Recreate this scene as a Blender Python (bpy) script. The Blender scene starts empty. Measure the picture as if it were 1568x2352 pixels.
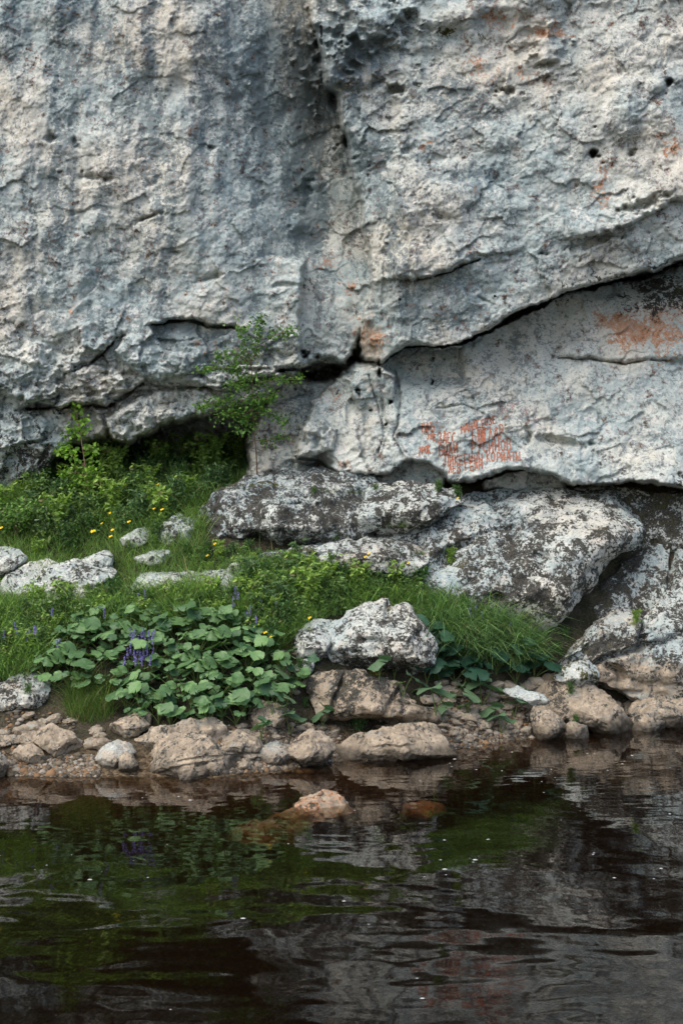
import bpy, math
import numpy as np
from mathutils import Vector
from mathutils.bvhtree import BVHTree

# ------------------------------------------------------------------ camera, sky, sun
scn = bpy.context.scene
COL = scn.collection
CAMZ, F = 3.2, 3000.0
cam_d = bpy.data.cameras.new('camera')
cam_d.sensor_fit = 'VERTICAL'; cam_d.sensor_height = 24.0; cam_d.lens = 24.0 * F / 2352.0
cam_d.clip_start = 0.1; cam_d.clip_end = 500
cam = bpy.data.objects.new('camera', cam_d); COL.objects.link(cam)
cam.location = (0, 0, CAMZ); cam.rotation_euler = (math.radians(90), 0, 0)
scn.camera = cam

SUN_EL, SUN_AZ = 55.0, 222.0          # azimuth clockwise from +Y: behind and left of the camera
world = bpy.data.worlds.new('World'); scn.world = world; world.use_nodes = True
wn = world.node_tree; bg = wn.nodes['Background']
sky = wn.nodes.new('ShaderNodeTexSky'); sky.sky_type = 'NISHITA'; sky.sun_disc = False
sky.sun_elevation = math.radians(SUN_EL); sky.sun_rotation = math.radians(SUN_AZ)
sky.air_density = 1.0; sky.dust_density = 3.5; sky.ozone_density = 1.0
wn.links.new(sky.outputs[0], bg.inputs[0]); bg.inputs[1].default_value = 0.15
sl = bpy.data.lights.new('sun', 'SUN'); sl.energy = 1.15; sl.angle = math.radians(60); sl.color = (1.0, 0.95, 0.88)
so = bpy.data.objects.new('sun', sl); COL.objects.link(so)
e, a = math.radians(SUN_EL), math.radians(SUN_AZ)
sdir = Vector((math.sin(a) * math.cos(e), math.cos(a) * math.cos(e), math.sin(e)))
so.rotation_euler = sdir.to_track_quat('Z', 'Y').to_euler()
scn.view_settings.view_transform = 'Standard'; scn.view_settings.look = 'None'
scn.view_settings.exposure = 0.9; scn.view_settings.gamma = 1.0
scn.cycles.use_denoising = True
scn.cycles.transparent_max_bounces = 12
scn.cycles.max_bounces = 6

# ------------------------------------------------------------------ helpers
rng = np.random.default_rng(7)

def at(u, v, Y):
    """point at depth Y seen at pixel (u, v) of the 1568 x 2352 view"""
    u = np.asarray(u, float); v = np.asarray(v, float); Y = np.asarray(Y, float)
    return np.stack(np.broadcast_arrays((u - 784) * Y / F, Y, CAMZ - (v - 1176) * Y / F), -1)

def uv_of(p):
    return 784 + p[..., 0] * F / p[..., 1], 1176 - (p[..., 2] - CAMZ) * F / p[..., 1]

def P5(*l): return [(x * .5, 1386 + y * .5) for x, y in l]
def P6(*l): return [(784 + x * .5, 1386 + y * .5) for x, y in l]
def PA(*l): return [(677 + x * .2878, 1354 + y * .2878) for x, y in l]

M32 = np.uint32(0xffffffff)
def hsh(ix, iy, iz, seed):
    with np.errstate(over='ignore'):
        h = (ix.astype(np.int64) * 374761393 + iy.astype(np.int64) * 668265263 + iz.astype(np.int64) * 1274126177 + seed * 982451653)
        h = (h & 0xffffffff).astype(np.uint32)
        h ^= h >> np.uint32(15); h = h * np.uint32(2246822519); h ^= h >> np.uint32(13)
        h = h * np.uint32(3266489917); h ^= h >> np.uint32(16)
    return h
def h01(h, k=0):
    with np.errstate(over='ignore'):
        g = h * np.uint32(2654435761 + 2 * k * 97531) + np.uint32(k * 7919)
        g ^= g >> np.uint32(16); g = g * np.uint32(2246822519); g ^= g >> np.uint32(13)
    return g.astype(np.float64) / 4294967296.0

def perlin(x, y, z, seed=0):
    x, y, z = np.broadcast_arrays(x, y, z)
    ix, iy, iz = np.floor(x), np.floor(y), np.floor(z)
    fx, fy, fz = x - ix, y - iy, z - iz
    ux, uy, uz = [t * t * t * (t * (t * 6 - 15) + 10) for t in (fx, fy, fz)]
    out = 0
    for dx in (0, 1):
        for dy in (0, 1):
            for dz in (0, 1):
                h = hsh(ix + dx, iy + dy, iz + dz, seed)
                gx = (h & 1023) / 511.5 - 1; gy = ((h >> np.uint32(10)) & 1023) / 511.5 - 1; gz = ((h >> np.uint32(20)) & 1023) / 511.5 - 1
                w = (ux if dx else 1 - ux) * (uy if dy else 1 - uy) * (uz if dz else 1 - uz)
                out = out + w * (gx * (fx - dx) + gy * (fy - dy) + gz * (fz - dz))
    return out * 1.3

def fbm(x, y, z, octv=4, seed=0, gain=.5, ridge=False):
    s, a_, f_ = 0, 1.0, 1.0
    for o in range(octv):
        n = perlin(x * f_, y * f_, z * f_, seed + o * 17)
        if ridge: n = .35 - np.abs(n) * 1.6
        s = s + a_ * n; a_ *= gain; f_ *= 2.03
    return s

def facet2(x, z, seed, tilt=.9, mode='max'):
    """blocky fractured relief over the plane; returns (height, crack 0..1)"""
    ix, iz = np.floor(x), np.floor(z)
    best = np.full(x.shape, -9.0); d1 = np.full(x.shape, 9.0); d2 = d1.copy(); near = np.zeros(x.shape)
    for dx in (-1, 0, 1):
        for dz in (-1, 0, 1):
            h = hsh(ix + dx, iz + dz, ix * 0 + 5, seed)
            ax = x - (ix + dx + .1 + .8 * h01(h, 1)); az = z - (iz + dz + .1 + .8 * h01(h, 2))
            pl = (h01(h, 3) - .5) * .7 + tilt * ((h01(h, 4) - .5) * 2 * ax + (h01(h, 5) - .5) * 2 * az)
            dd = ax * ax + az * az
            c = dd < d1
            d2 = np.where(c, d1, np.minimum(d2, dd)); near = np.where(c, pl, near); d1 = np.minimum(d1, dd)
            best = np.maximum(best, pl - 1.1 * dd)
    crack = np.clip(1 - (np.sqrt(d2) - np.sqrt(d1)) * 9, 0, 1)
    return (best if mode == 'max' else near), crack

def facet3(P, seed, tilt=.9):
    I = np.floor(P); best = np.full(len(P), -9.0); d1 = np.full(len(P), 9.0); d2 = d1.copy()
    for dx in (-1, 0, 1):
        for dy in (-1, 0, 1):
            for dz in (-1, 0, 1):
                h = hsh(I[:, 0] + dx, I[:, 1] + dy, I[:, 2] + dz, seed)
                a_ = P - (I + np.array((dx, dy, dz)) + .1 + .8 * np.stack([h01(h, k) for k in (1, 2, 3)], 1))
                dd = (a_ ** 2).sum(1)
                pl = (h01(h, 4) - .5) * .6 + tilt * sum((h01(h, 5 + k) - .5) * 2 * a_[:, k] for k in range(3)) - 1.1 * dd
                best = np.maximum(best, pl)
                c = dd < d1
                d2 = np.where(c, d1, np.minimum(d2, dd)); d1 = np.minimum(d1, dd)
    return best, np.clip(1 - (np.sqrt(d2) - np.sqrt(d1)) * 10, 0, 1)

def sstep(a_, b_, x):
    t = np.clip((x - a_) / (b_ - a_), 0, 1); return t * t * (3 - 2 * t)

def sdist(u, v, poly):
    """signed distance to polygon, positive inside"""
    poly = np.asarray(poly, float); n = len(poly)
    d = np.full(u.shape, 1e18); ins = np.zeros(u.shape, bool)
    for i in range(n):
        x0, y0 = poly[i]; x1, y1 = poly[(i + 1) % n]
        ex, ey = x1 - x0, y1 - y0
        t = np.clip(((u - x0) * ex + (v - y0) * ey) / (ex * ex + ey * ey + 1e-9), 0, 1)
        d = np.minimum(d, (u - x0 - t * ex) ** 2 + (v - y0 - t * ey) ** 2)
        if y0 != y1:
            ins ^= ((y0 > v) != (y1 > v)) & (u < ex * (v - y0) / (y1 - y0) + x0)
    d = np.sqrt(d)
    return np.where(ins, d, -d)

def mesh_obj(name, V, faces, mat=None, parent=None, attrs=None, smooth=True, loc=None):
    V = np.asarray(V, np.float32)
    if loc is not None: V = V - np.asarray(loc, np.float32)
    me = bpy.data.meshes.new(name)
    if isinstance(faces, np.ndarray): faces = [faces]
    faces = [np.asarray(f, np.int32) for f in faces if len(f)]
    me.vertices.add(len(V)); me.vertices.foreach_set('co', V.ravel())
    tot = sum(f.size for f in faces); nf = sum(len(f) for f in faces)
    me.loops.add(tot); me.loops.foreach_set('vertex_index', np.concatenate([f.ravel() for f in faces]))
    me.polygons.add(nf)
    cnt = np.concatenate([np.full(len(f), f.shape[1], np.int32) for f in faces])
    me.polygons.foreach_set('loop_start', np.concatenate([[0], np.cumsum(cnt)[:-1]]).astype(np.int32))
    me.update(calc_edges=True)
    me.polygons.foreach_set('use_smooth', np.full(nf, smooth))
    for k, arr in (attrs or {}).items():
        at_ = me.attributes.new(k, 'FLOAT_COLOR', 'POINT')
        c = np.ones((len(V), 4), np.float32); c[:, :3] = arr
        at_.data.foreach_set('color', c.ravel())
    if mat: me.materials.append(mat)
    o = bpy.data.objects.new(name, me); COL.objects.link(o)
    if loc is not None: o.location = loc
    if parent is not None: o.parent = parent
    return o

def tag(o, label=None, cat=None, group=None, kind=None):
    if label: o['label'] = label
    if cat: o['category'] = cat
    if group: o['group'] = group
    if kind: o['kind'] = kind
    return o

def empty(name, loc):
    o = bpy.data.objects.new(name, None); o.empty_display_size = .1; COL.objects.link(o); o.location = loc; return o

def copy_tree(o, parent=None):
    c = o.copy(); COL.objects.link(c); c.parent = parent
    for ch in list(o.children): copy_tree(ch, c)
    return c

def grid_faces(nr, nc, wrap=False):
    r = np.arange(nr - 1)[:, None]; c = np.arange(nc if wrap else nc - 1)[None]
    c2 = (c + 1) % nc
    return np.stack([r * nc + c, r * nc + c2, (r + 1) * nc + c2, (r + 1) * nc + c], -1).reshape(-1, 4)

def vnormals(V, Fq):
    a_, b_, c_ = V[Fq[:, 0]], V[Fq[:, 1]], V[Fq[:, 2]]; d_ = V[Fq[:, 3]]
    n = np.cross(c_ - a_, d_ - b_)
    N = np.zeros_like(V)
    for k in range(4): 
        for j in range(3): N[:, j] += np.bincount(Fq[:, k], n[:, j], len(V))
    return N / (np.linalg.norm(N, axis=1, keepdims=True) + 1e-12)

# ------------------------------------------------------------------ materials
class NT:
    def __init__(s, name):
        s.m = bpy.data.materials.new(name); s.m.use_nodes = True; s.t = s.m.node_tree; s.t.nodes.clear()
        s.out = s.t.nodes.new('ShaderNodeOutputMaterial')
    def n(s, typ, ins=None, **kw):
        nd = s.t.nodes.new(typ)
        for k, v in kw.items(): setattr(nd, k, v)
        for k, v in (ins or {}).items(): s.set(nd.inputs[k], v)
        return nd
    def set(s, sock, v):
        if isinstance(v, bpy.types.NodeSocket): s.t.links.new(v, sock)
        elif isinstance(v, (tuple, list)) and len(v) == 3 and sock.type == 'RGBA': sock.default_value = (*v, 1)
        else: sock.default_value = v
    def noise(s, co, scale, detail=5, rough=.55, dist=0.0):
        return s.n('ShaderNodeTexNoise', {'Vector': co, 'Scale': scale, 'Detail': detail, 'Roughness': rough, 'Distortion': dist}).outputs['Fac']
    def math(s, op, a_, b_=0.0, c_=0.0, clamp=False):
        nd = s.n('ShaderNodeMath', operation=op, use_clamp=clamp); s.set(nd.inputs[0], a_); s.set(nd.inputs[1], b_); s.set(nd.inputs[2], c_); return nd.outputs[0]
    def ramp(s, f, lo, hi):
        return s.n('ShaderNodeMapRange', {'Value': f, 'From Min': lo, 'From Max': hi}, clamp=True).outputs[0]
    def mix(s, f, a_, b_, bt='MIX'):
        nd = s.n('ShaderNodeMix', data_type='RGBA', blend_type=bt)
        s.set(nd.inputs[0], f); s.set(nd.inputs[6], a_); s.set(nd.inputs[7], b_); return nd.outputs[2]

def limestone(name, fine=1.0, bump=.6, pits=.75):
    t = NT(name)
    co = t.n('ShaderNodeTexCoord').outputs['Object']
    A = t.n('ShaderNodeSeparateColor', {0: t.n('ShaderNodeAttribute', attribute_name='stain_shade').outputs['Color']}).outputs
    B = t.n('ShaderNodeSeparateColor', {0: t.n('ShaderNodeAttribute', attribute_name='ground_tint').outputs['Color']}).outputs
    n1 = t.noise(co, 1.7, 9, .62); n2 = t.noise(co, 7.0, 8, .65, .4); n3 = t.noise(co, 34.0 * fine, 6, .7); n4 = t.noise(co, 95.0, 4, .7)
    nl = t.math('ADD', t.math('MULTIPLY', t.noise(co, 4.2, 9, .7, .6), .5), t.math('MULTIPLY', t.noise(co, 17.0 * fine, 9, .75, .5), .5))
    nl = t.math('MULTIPLY_ADD', nl, 2.3, -.65)
    pit = t.noise(co, 26.0 * fine, 4, .6, .8)
    base = t.mix(t.ramp(n1, .38, .62), (.525, .545, .485), (.335, .395, .385))
    n0 = t.noise(co, .55, 4, .5)
    base = t.mix(t.math('MULTIPLY', t.ramp(n0, .48, .62), .65), base, (.55, .49, .39))
    base = t.mix(t.math('MULTIPLY', t.ramp(n0, .5, .36), .5), base, (.27, .36, .37))
    base = t.mix(t.math('MULTIPLY', t.ramp(n2, .50, .62), .6), base, (.62, .60, .55))
    base = t.mix(t.math('MULTIPLY', t.ramp(n3, .50, .64), .6), base, (.20, .22, .22))
    tan = t.mix(t.ramp(n2, .36, .64), (.19, .155, .11), (.41, .34, .25))
    tan = t.mix(t.math('MULTIPLY', t.ramp(n3, .55, .7), .5), tan, (.14, .11, .09))
    def mask(attr, n, w=1.3, soft=.12):
        s_ = t.math('ADD', attr, t.math('MULTIPLY', t.math('SUBTRACT', n, .5), w * 1.9))
        return t.ramp(s_, .5 - soft, .5 + soft)
    base = t.mix(mask(B[1], n2, .5, .2), base, tan)
    base = t.mix(t.math('MULTIPLY', mask(A[0], nl, 2.4, .3), .8), base, (.115, .16, .175))
    base = t.mix(t.math('MULTIPLY', mask(A[2], nl, 2.6, .25), .8), base, t.mix(t.ramp(n3, .4, .6), (.42, .14, .03), (.50, .30, .18)))
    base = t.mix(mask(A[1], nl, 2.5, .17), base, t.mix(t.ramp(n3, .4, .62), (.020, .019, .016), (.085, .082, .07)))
    base = t.mix(t.math('MULTIPLY', t.ramp(pit, .60, .68), pits), base, (.05, .047, .04))
    base = t.mix(mask(B[0], nl, 2.4, .12), base, t.mix(t.ramp(n3, .4, .62), (.03, .04, .010), (.10, .085, .03)))
    base = t.mix(t.math('MULTIPLY', B[2], .82), base, (.045, .038, .028))
    hgt = t.math('ADD', t.math('MULTIPLY', t.ramp(pit, .56, .70), -.6 * pits), t.math('ADD', t.math('MULTIPLY', n2, .9), t.math('ADD', t.math('MULTIPLY', n3, .45), t.math('MULTIPLY', n4, .18))))
    bp = t.n('ShaderNodeBump', {'Strength': bump, 'Distance': .05, 'Height': hgt}).outputs[0]
    rough = t.math('SUBTRACT', .92, t.math('MULTIPLY', B[2], .5))
    b = t.n('ShaderNodeBsdfPrincipled', {'Base Color': base, 'Roughness': rough, 'Normal': bp, 'Specular IOR Level': .2})
    t.set(t.out.inputs[0], b.outputs[0]); return t.m

def leafy(name, translucent=.35, rough=.55, spec=.3):
    t = NT(name)
    c = t.n('ShaderNodeAttribute', attribute_name='tint').outputs['Color']
    co = t.n('ShaderNodeTexCoord').outputs['Object']
    c = t.mix(1.0, c, t.mix(t.ramp(t.noise(co, 40, 3), .3, .7), (.75, .8, .75), (1.2, 1.15, 1.2)), 'MULTIPLY')
    b = t.n('ShaderNodeBsdfPrincipled', {'Base Color': c, 'Roughness': rough, 'Specular IOR Level': spec})
    tr = t.n('ShaderNodeBsdfTranslucent', {'Color': t.mix(1.0, c, (1.3, 1.5, .6), 'MULTIPLY')})
    m_ = t.n('ShaderNodeMixShader', {0: translucent, 1: b.outputs[0], 2: tr.outputs[0]})
    t.set(t.out.inputs[0], m_.outputs[0]); return t.m

def simple(name, ca, cb, scale=20, rough=.8):
    t = NT(name); co = t.n('ShaderNodeTexCoord').outputs['Object']
    c = t.mix(t.ramp(t.noise(co, scale, 6), .35, .65), ca, cb)
    b = t.n('ShaderNodeBsdfPrincipled', {'Base Color': c, 'Roughness': rough, 'Specular IOR Level': .2})
    t.set(t.out.inputs[0], b.outputs[0]); return t.m

m_cliff = limestone('cliff_limestone', 1.0, .5, .22)
m_rock = limestone('boulder_limestone', 1.25, .6, .6)
m_leaf = leafy('green_leaf'); m_grass = leafy('grass_blade', .3, .6, .2); m_bur = leafy('broad_leaf', .22, .5, .35)
m_bark = simple('bark', (.10, .07, .05), (.26, .17, .11), 30)
m_stem = simple('green_stem', (.07, .11, .03), (.12, .16, .05), 30)
m_yel = simple('yellow_petal', (.75, .48, .01), (.85, .62, .03), 60, .6)
m_pur = simple('violet_petal', (.14, .12, .32), (.26, .22, .50), 60, .6)
m_wht = simple('white_petal', (.6, .62, .55), (.75, .75, .7), 60, .6)
m_paint = simple('rust_red_paint', (.24, .075, .04), (.38, .17, .11), 40, .85)
m_pink = simple('faded_pink_paint', (.25, .11, .12), (.34, .20, .20), 70, .7)

# ------------------------------------------------------------------ ground (bank and river bed)
SX = np.array([-40, -9, -4.12, -1.48, -.13, 1.5, 2.84, 4.4, 5.2, 9, 40.])
SY = np.array([15.3, 15.6, 15.9, 15.75, 16.75, 17.65, 18.7, 19.7, 19.8, 20.6, 20.6])
def shore(x): return np.interp(x, SX, SY)
def gheight(x, y):
    ys = shore(x); t = (y - ys) / (21.8 - ys)
    up = np.interp(t, [0, .05, .17, .33, .5, .58, .7, .85, 1, 1.3, 2, 6], [0, .08, .42, 1.2, 1.85, 2.1, 2.7, 3.35, 3.72, 4.1, 4.6, 6])
    dn = -np.clip((ys - y) * .33, 0, 1.5)
    b = .10 * fbm(x * .9, y * .9, x * 0 + .3, 4, 3) * np.clip((y - ys) * 1.2, 0.12, 1)
    return np.where(t > 0, up, dn) + b
gx = np.concatenate([np.arange(-40, -7, 1.0), np.arange(-7, 7, .05), np.arange(7, 41, 1.0)])
gy = np.concatenate([np.arange(2, 15, .3), np.arange(15, 23, .05), np.arange(23, 40, .8)])
GX, GY = np.meshgrid(gx, gy)
GZ = gheight(GX, GY)
Vg = np.stack([GX, GY, GZ], -1).reshape(-1, 3)
tg = NT('bank_soil'); co = tg.n('ShaderNodeTexCoord').outputs['Object']
n1 = tg.noise(co, 3, 8, .6); n2 = tg.noise(co, 28, 6, .7)
vor = tg.n('ShaderNodeTexVoronoi', {'Vector': co, 'Scale': 26.0}).outputs
c = tg.mix(tg.ramp(n1, .4, .6), (.022, .024, .012), (.06, .05, .032))
c = tg.mix(tg.math('MULTIPLY', tg.ramp(n2, .5, .65), .4), c, (.13, .115, .085))
pz = tg.n('ShaderNodeSeparateXYZ', {0: co}).outputs[2]
bed = tg.mix(tg.ramp(vor['Color'], .2, .9), (.045, .033, .02), (.17, .125, .075))
c = tg.mix(tg.ramp(pz, .35, .12), c, bed)
bp = tg.n('ShaderNodeBump', {'Strength': .8, 'Distance': .04, 'Height': tg.math('ADD', n2, tg.math('MULTIPLY', vor['Distance'], -1.0))}).outputs[0]
tg.set(tg.out.inputs[0], tg.n('ShaderNodeBsdfPrincipled', {'Base Color': c, 'Roughness': .9, 'Normal': bp, 'Specular IOR Level': .15}).outputs[0])
ground = mesh_obj('ground', Vg, grid_faces(len(gy), len(gx)), tg.m); tag(ground, kind='structure')

# ------------------------------------------------------------------ cliff relief
def seq(lo, a_, b_, hi, s_in, s_out): return np.concatenate([np.arange(lo, a_, s_out), np.arange(a_, b_, s_in), np.arange(b_, hi, s_out)])
cu = seq(-1500, -40, 1608, 3100, 2.5, 16); cv = seq(-1900, -30, 1270, 1420, 2.5, 16)
U, Vv = np.meshgrid(cu, cv)
W0 = at(U, Vv, 20.5); X, Z = W0[..., 0], W0[..., 2]; O = X * 0
fr = 5 * fbm(X * 7, O, Z * 7, 4, 13, .6)
wu = U + fr + 14 * fbm(X * 1.3, O, Z * 1.3, 4, 11); wv = Vv + fr + 12 * fbm(X * 1.3, O + 5, Z * 1.3, 4, 12)
TOP = -6000
def below(line, left=-2200, right=2200):
    return [(left, TOP), (left, line[0][1])] + list(line) + [(right, line[-1][1]), (right, TOP)]
crease = [(735, TOP), (732, 0), (738, 100), (752, 200), (785, 300), (808, 420), (822, 520), (828, 640), (815, 740)]
L1 = [(-2200, TOP), (-2200, 1000), (-400, 960), (0, 905), (80, 928), (125, 875), (165, 850), (200, 832), (255, 778), (350, 742), (450, 735), (540, 750), (600, 790), (700, 845), (790, 838)] + [(840, 740), (850, 640), (850, 520), (840, 400), (830, 300), (800, 200), (780, 100), (770, 0), (770, TOP)]
L2 = [(-2200, 500), (-2200, 1080), (-400, 1050), (0, 965), (60, 940), (130, 932), (250, 934), (300, 905), (340, 878), (400, 895), (480, 885), (530, 888), (560, 868), (600, 872), (640, 866), (690, 850), (700, 600), (0, 500)]
L3 = [(-2200, 600), (-2200, 1120), (-400, 1100), (0, 1015), (70, 1000), (130, 992), (200, 1002), (245, 985), (330, 992), (400, 962), (470, 945), (520, 930), (600, 915), (650, 880), (650, 700)]
L4 = [(-2200, 700), (-2200, 1240), (-400, 1200), (0, 1128), (60, 1118), (105, 1100), (118, 1060), (170, 1015), (240, 1000), (240, 800)]
WB = [(575, 1200), (570, 1040), (585, 985), (600, 940), (625, 905), (650, 880), (690, 868), (720, 880), (770, 870), (900, 830), (900, 1200)]
R1 = [(745, TOP), (728, 0), (722, 50), (740, 95), (748, 120), (748, 195), (775, 215), (790, 260), (806, 340), (820, 420), (838, 500), (850, 590), (862, 650), (905, 640), (962, 634), (1040, 622), (1100, 592), (1180, 585), (1280, 552), (1400, 535), (1470, 500), (1568, 462), (2000, 300), (3200, -100), (3200, TOP)]
R2 = [(820, 420), (840, 560), (846, 640), (838, 720), (822, 790), (828, 822), (878, 830), (925, 803), (1000, 792), (1060, 787), (1120, 757), (1190, 716), (1260, 692), (1310, 664), (1400, 648), (1470, 625), (1568, 592), (2000, 420), (3200, 0), (3200, TOP), (900, TOP)]
S1 = [(676, 1050), (680, 1010), (700, 980), (715, 930), (745, 895), (775, 870), (815, 838), (878, 826), (930, 795), (1000, 775), (1070, 765), (1120, 745), (1190, 705), (1280, 680), (1400, 650), (1568, 610), (2000, 440), (3200, 60), (3200, 1250), (1700, 1175), (1568, 1122), (1510, 1112), (1430, 1106), (1330, 1117), (1280, 1098), (1220, 1080), (1160, 1070), (1148, 1072), (1120, 1092), (1090, 1104), (1036, 1108), (1012, 1082), (985, 1064), (930, 1060), (900, 1090), (840, 1092), (780, 1088), (745, 1068), (700, 1066)]
S2 = [(850, 1040), (1000, 1050), (1030, 1100), (1000, 1140), (900, 1118), (850, 1105)]      # small blocks under the slab
S3 = [(1100, 1050), (1210, 1040), (1280, 1080), (1320, 1140), (1200, 1130), (1110, 1125)]
S4 = [(1330, 1000), (1440, 1000), (1700, 1100), (3200, 1100), (3200, 2000), (1280, 2000), (1260, 1110)]   # recess at right under the slab
def block(poly, Y, w=26, dep=.16, steep=.13, cap=9):
    w = w * .42; dep = dep * .8
    d = sdist(wu, wv, poly)
    r = np.clip(1 - d / w, 0, 1)
    return np.where(d > 0, Y + dep * r ** 2.2, np.minimum(Y + dep - d * steep, Y + dep + cap)), d
big = fbm(X * .45, O, Z * .35, 4, 21)
blocks = []
# left face leans out upwards, recedes to the crease
YL = 20.45 - .0005 * (900 - Vv) + 1.75 * sstep(360, 790, U) ** 1.7 * sstep(1200, 300, Vv) + .35 * big
YL += .13 * fbm(X * 1.4, O, Z * .35, 3, 22) * sstep(900, 300, Vv)
blocks.append(block(L1, YL, 22, .14))
blocks.append(block(L2, 20.70 + .3 * big + .0007 * (Vv - 860) * (Vv > 860), 24, .2))
blocks.append(block(L3, 20.95 + .3 * big + .002 * np.clip(Vv - 940, 0, 99), 24, .25))
for pl, yy in [([(60, 780), (130, 800), (185, 835), (132, 872), (122, 925), (58, 928), (36, 860)], 20.3), ([(125, 872), (200, 834), (270, 850), (296, 896), (245, 932), (130, 934)], 20.45), ([(248, 992), (243, 958), (300, 932), (380, 900), (470, 893), (505, 915), (470, 946), (400, 964), (330, 992), (290, 1010)], 20.72),
               ([(428, 872), (480, 856), (560, 838), (640, 850), (640, 868), (560, 870), (530, 890), (480, 887)], 20.5), ([(0, 940), (60, 950), (110, 975), (100, 1010), (40, 1030), (-100, 1040), (-100, 940)], 20.75), ([(130, 935), (200, 940), (235, 960), (225, 1000), (150, 1010)], 20.9),
               ([(300, 740), (345, 745), (380, 800), (430, 815), (440, 860), (360, 876), (300, 850), (262, 800)], 20.42), ([(700, 985), (735, 962), (770, 985), (765, 1030), (720, 1052), (682, 1042)], 20.75), ([(810, 850), (870, 838), (905, 860), (912, 940), (880, 985), (835, 960), (812, 905)], 21.0)]:
    blocks.append(block(pl, yy + .25 * big + 0 * U, 14, .12))
blocks.append(block(L4, 20.85 + .2 * big + .003 * np.clip(Vv - 1000, 0, 200), 30, .3))
YW = 21.65 + .15 * big - .002 * (Vv - 950)
blocks.append(block(WB, YW, 20, .25))
side = np.clip((960 - U) / 150, 0, 2)
YR1 = 20.15 + .62 * np.clip((935 + 26 * fbm(X * 0, O, Z * 1.3, 3, 36) - U) / 115, 0, 1.3) * sstep(300, 470, Vv) + .25 * side ** 2 * sstep(300, 470, Vv) + .0001 * (U - 960) - .10 * sstep(100, 560, Vv) + .30 * fbm(X * .5, O, Z * .5, 4, 31)
YR1 += .22 * sstep(330, 120, Vv) * fbm(X * 1.1, O, Z * 1.1, 3, 32)
blocks.append(block(R1, YR1, 26, .16))
YR2 = 20.26 + .55 * np.clip((918 + 16 * fbm(X * 0, O, Z * 1.6, 3, 37) - U) / 100, 0, 1.3) + .0016 * np.clip(Vv - 600, -50, 300) + .2 * fbm(X * .6, O, Z * .6, 3, 33)
blocks.append(block(R2, YR2, 20, .2))
up = 745 - .20 * (U - 1100)
YS = 20.95 + .0022 * np.clip(960 - Vv, -200, 400) + .0018 * np.clip(900 - U, 0, 300) + .18 * fbm(X * .7, O, Z * .7, 3, 34)
YS += .30 * sstep(1074, 1050, wu) * sstep(905, 860, wu * 0 + Vv) * sstep(880, 905, U)          # hollow under the overhang
YS += .0075 * np.clip((690 + .0 * U) - Vv, 0, 200) * sstep(1250, 1400, U)                       # soil-covered shoulder
YS += .14 * sstep(12, -12, wv - (905 - .33 * (wu - 1000))) * sstep(1540, 1400, U) * sstep(930, 1010, U) * 0
kn = np.interp(wu, [1280, 1350, 1430, 1490, 1530], [815, 822, 833, 822, 826])
YS -= .11 * sstep(4, -10, wv - kn) * sstep(1270, 1330, U)
blocks.append(block(S1, YS, 20, .18))
blocks.append(block(S2, 21.25 + 0 * U, 16, .2)); blocks.append(block(S3, 21.5 + 0 * U, 20, .25))
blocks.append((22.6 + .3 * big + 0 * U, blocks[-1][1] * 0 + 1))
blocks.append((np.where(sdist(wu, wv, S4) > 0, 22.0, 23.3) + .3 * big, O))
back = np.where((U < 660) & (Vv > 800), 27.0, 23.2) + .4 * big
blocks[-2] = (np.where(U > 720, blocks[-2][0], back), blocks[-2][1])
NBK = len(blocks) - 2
stackY = np.stack([b[0] for b in blocks]); win = stackY.argmin(0); Y = stackY.min(0)
# fracture relief
wx = X + .10 * fbm(X * 3, O, Z * 3, 3, 41); wz = Z + .10 * fbm(X * 3, O + 9, Z * 3, 3, 42)
smooth_up = sstep(900, 250, Vv) * sstep(760, 700, U)      # upper left is smoother, streaked
rgh = .62 - .12 * sstep(940, 1040, U) * sstep(900, 800, Vv) + .80 * sstep(720, 830, Vv) * sstep(760, 640, U) - .36 * smooth_up; rgh = rgh + .3 * sstep(840, 900, Vv) * sstep(960, 900, U) * sstep(640, 700, U); rgh = rgh + .25 * sstep(340, 150, Vv) * sstep(700, 760, U) * sstep(1000, 860, U)
th = .35; rx, rz = wx * math.cos(th) + wz * math.sin(th), -wx * math.sin(th) + wz * math.cos(th)
f1, c1 = facet2(rx * .95, rz * 1.25, 51, .8); f2, c2 = facet2(rx * 2.6, rz * 3.4, 52, .9); f3, c3 = facet2(wx * 6.5, wz * 8, 53, 1.0)
g2, k2 = facet2(rx * 1.7 + 7, rz * 2.4, 54, .5, 'near')
f4, c4 = facet2(wx * 15, wz * 17, 55, 1.0)
g3, k3 = facet2(rx * 3.6 + 3, rz * 5.2 + .6 * fbm(X * 4, O, Z * 4, 2, 58), 59, .6, 'near'); g4, k4 = facet2(rx * 8, rz * 12, 60, .7, 'near')
gm = sstep(-.15, .35, fbm(X * .8, O, Z * .8, 3, 64))
Y = Y - rgh * (.13 * f1 + .075 * f2 + .034 * f3 + .012 * f4 + .19 * g2 + .085 * gm * g3 + .026 * g4 * (.3 + .7 * gm))
Y = Y + .030 * fbm(X * 2.2, O, Z * 2.2, 7, 57, .68) - .05 * smooth_up * fbm(wx * 2.2, O, wz * .28, 3, 91, .5, True)
Y = Y + .02 * np.abs(fbm(X * 7, O, Z * 7, 4, 92, .7))
lowl = sstep(740, 840, Vv) * sstep(720, 600, U)
pil = sstep(815, 850, U) * sstep(985, 930, U) * sstep(360, 460, Vv) * sstep(830, 780, Vv)
Y = Y - .07 * pil * fbm(wx * 5.5, O, wz * .5, 4, 95, .55, True)
g5, k5 = facet2(wx * 4.2 + .5 * wz, wz * 6.5, 93, .9, 'near'); g6, k6 = facet2(wx * 9, wz * 13, 94, .9, 'near')
Y = Y - lowl * (.11 * g5 + .045 * g6) + lowl * .05 * k5 * (g5 > 0)
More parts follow.
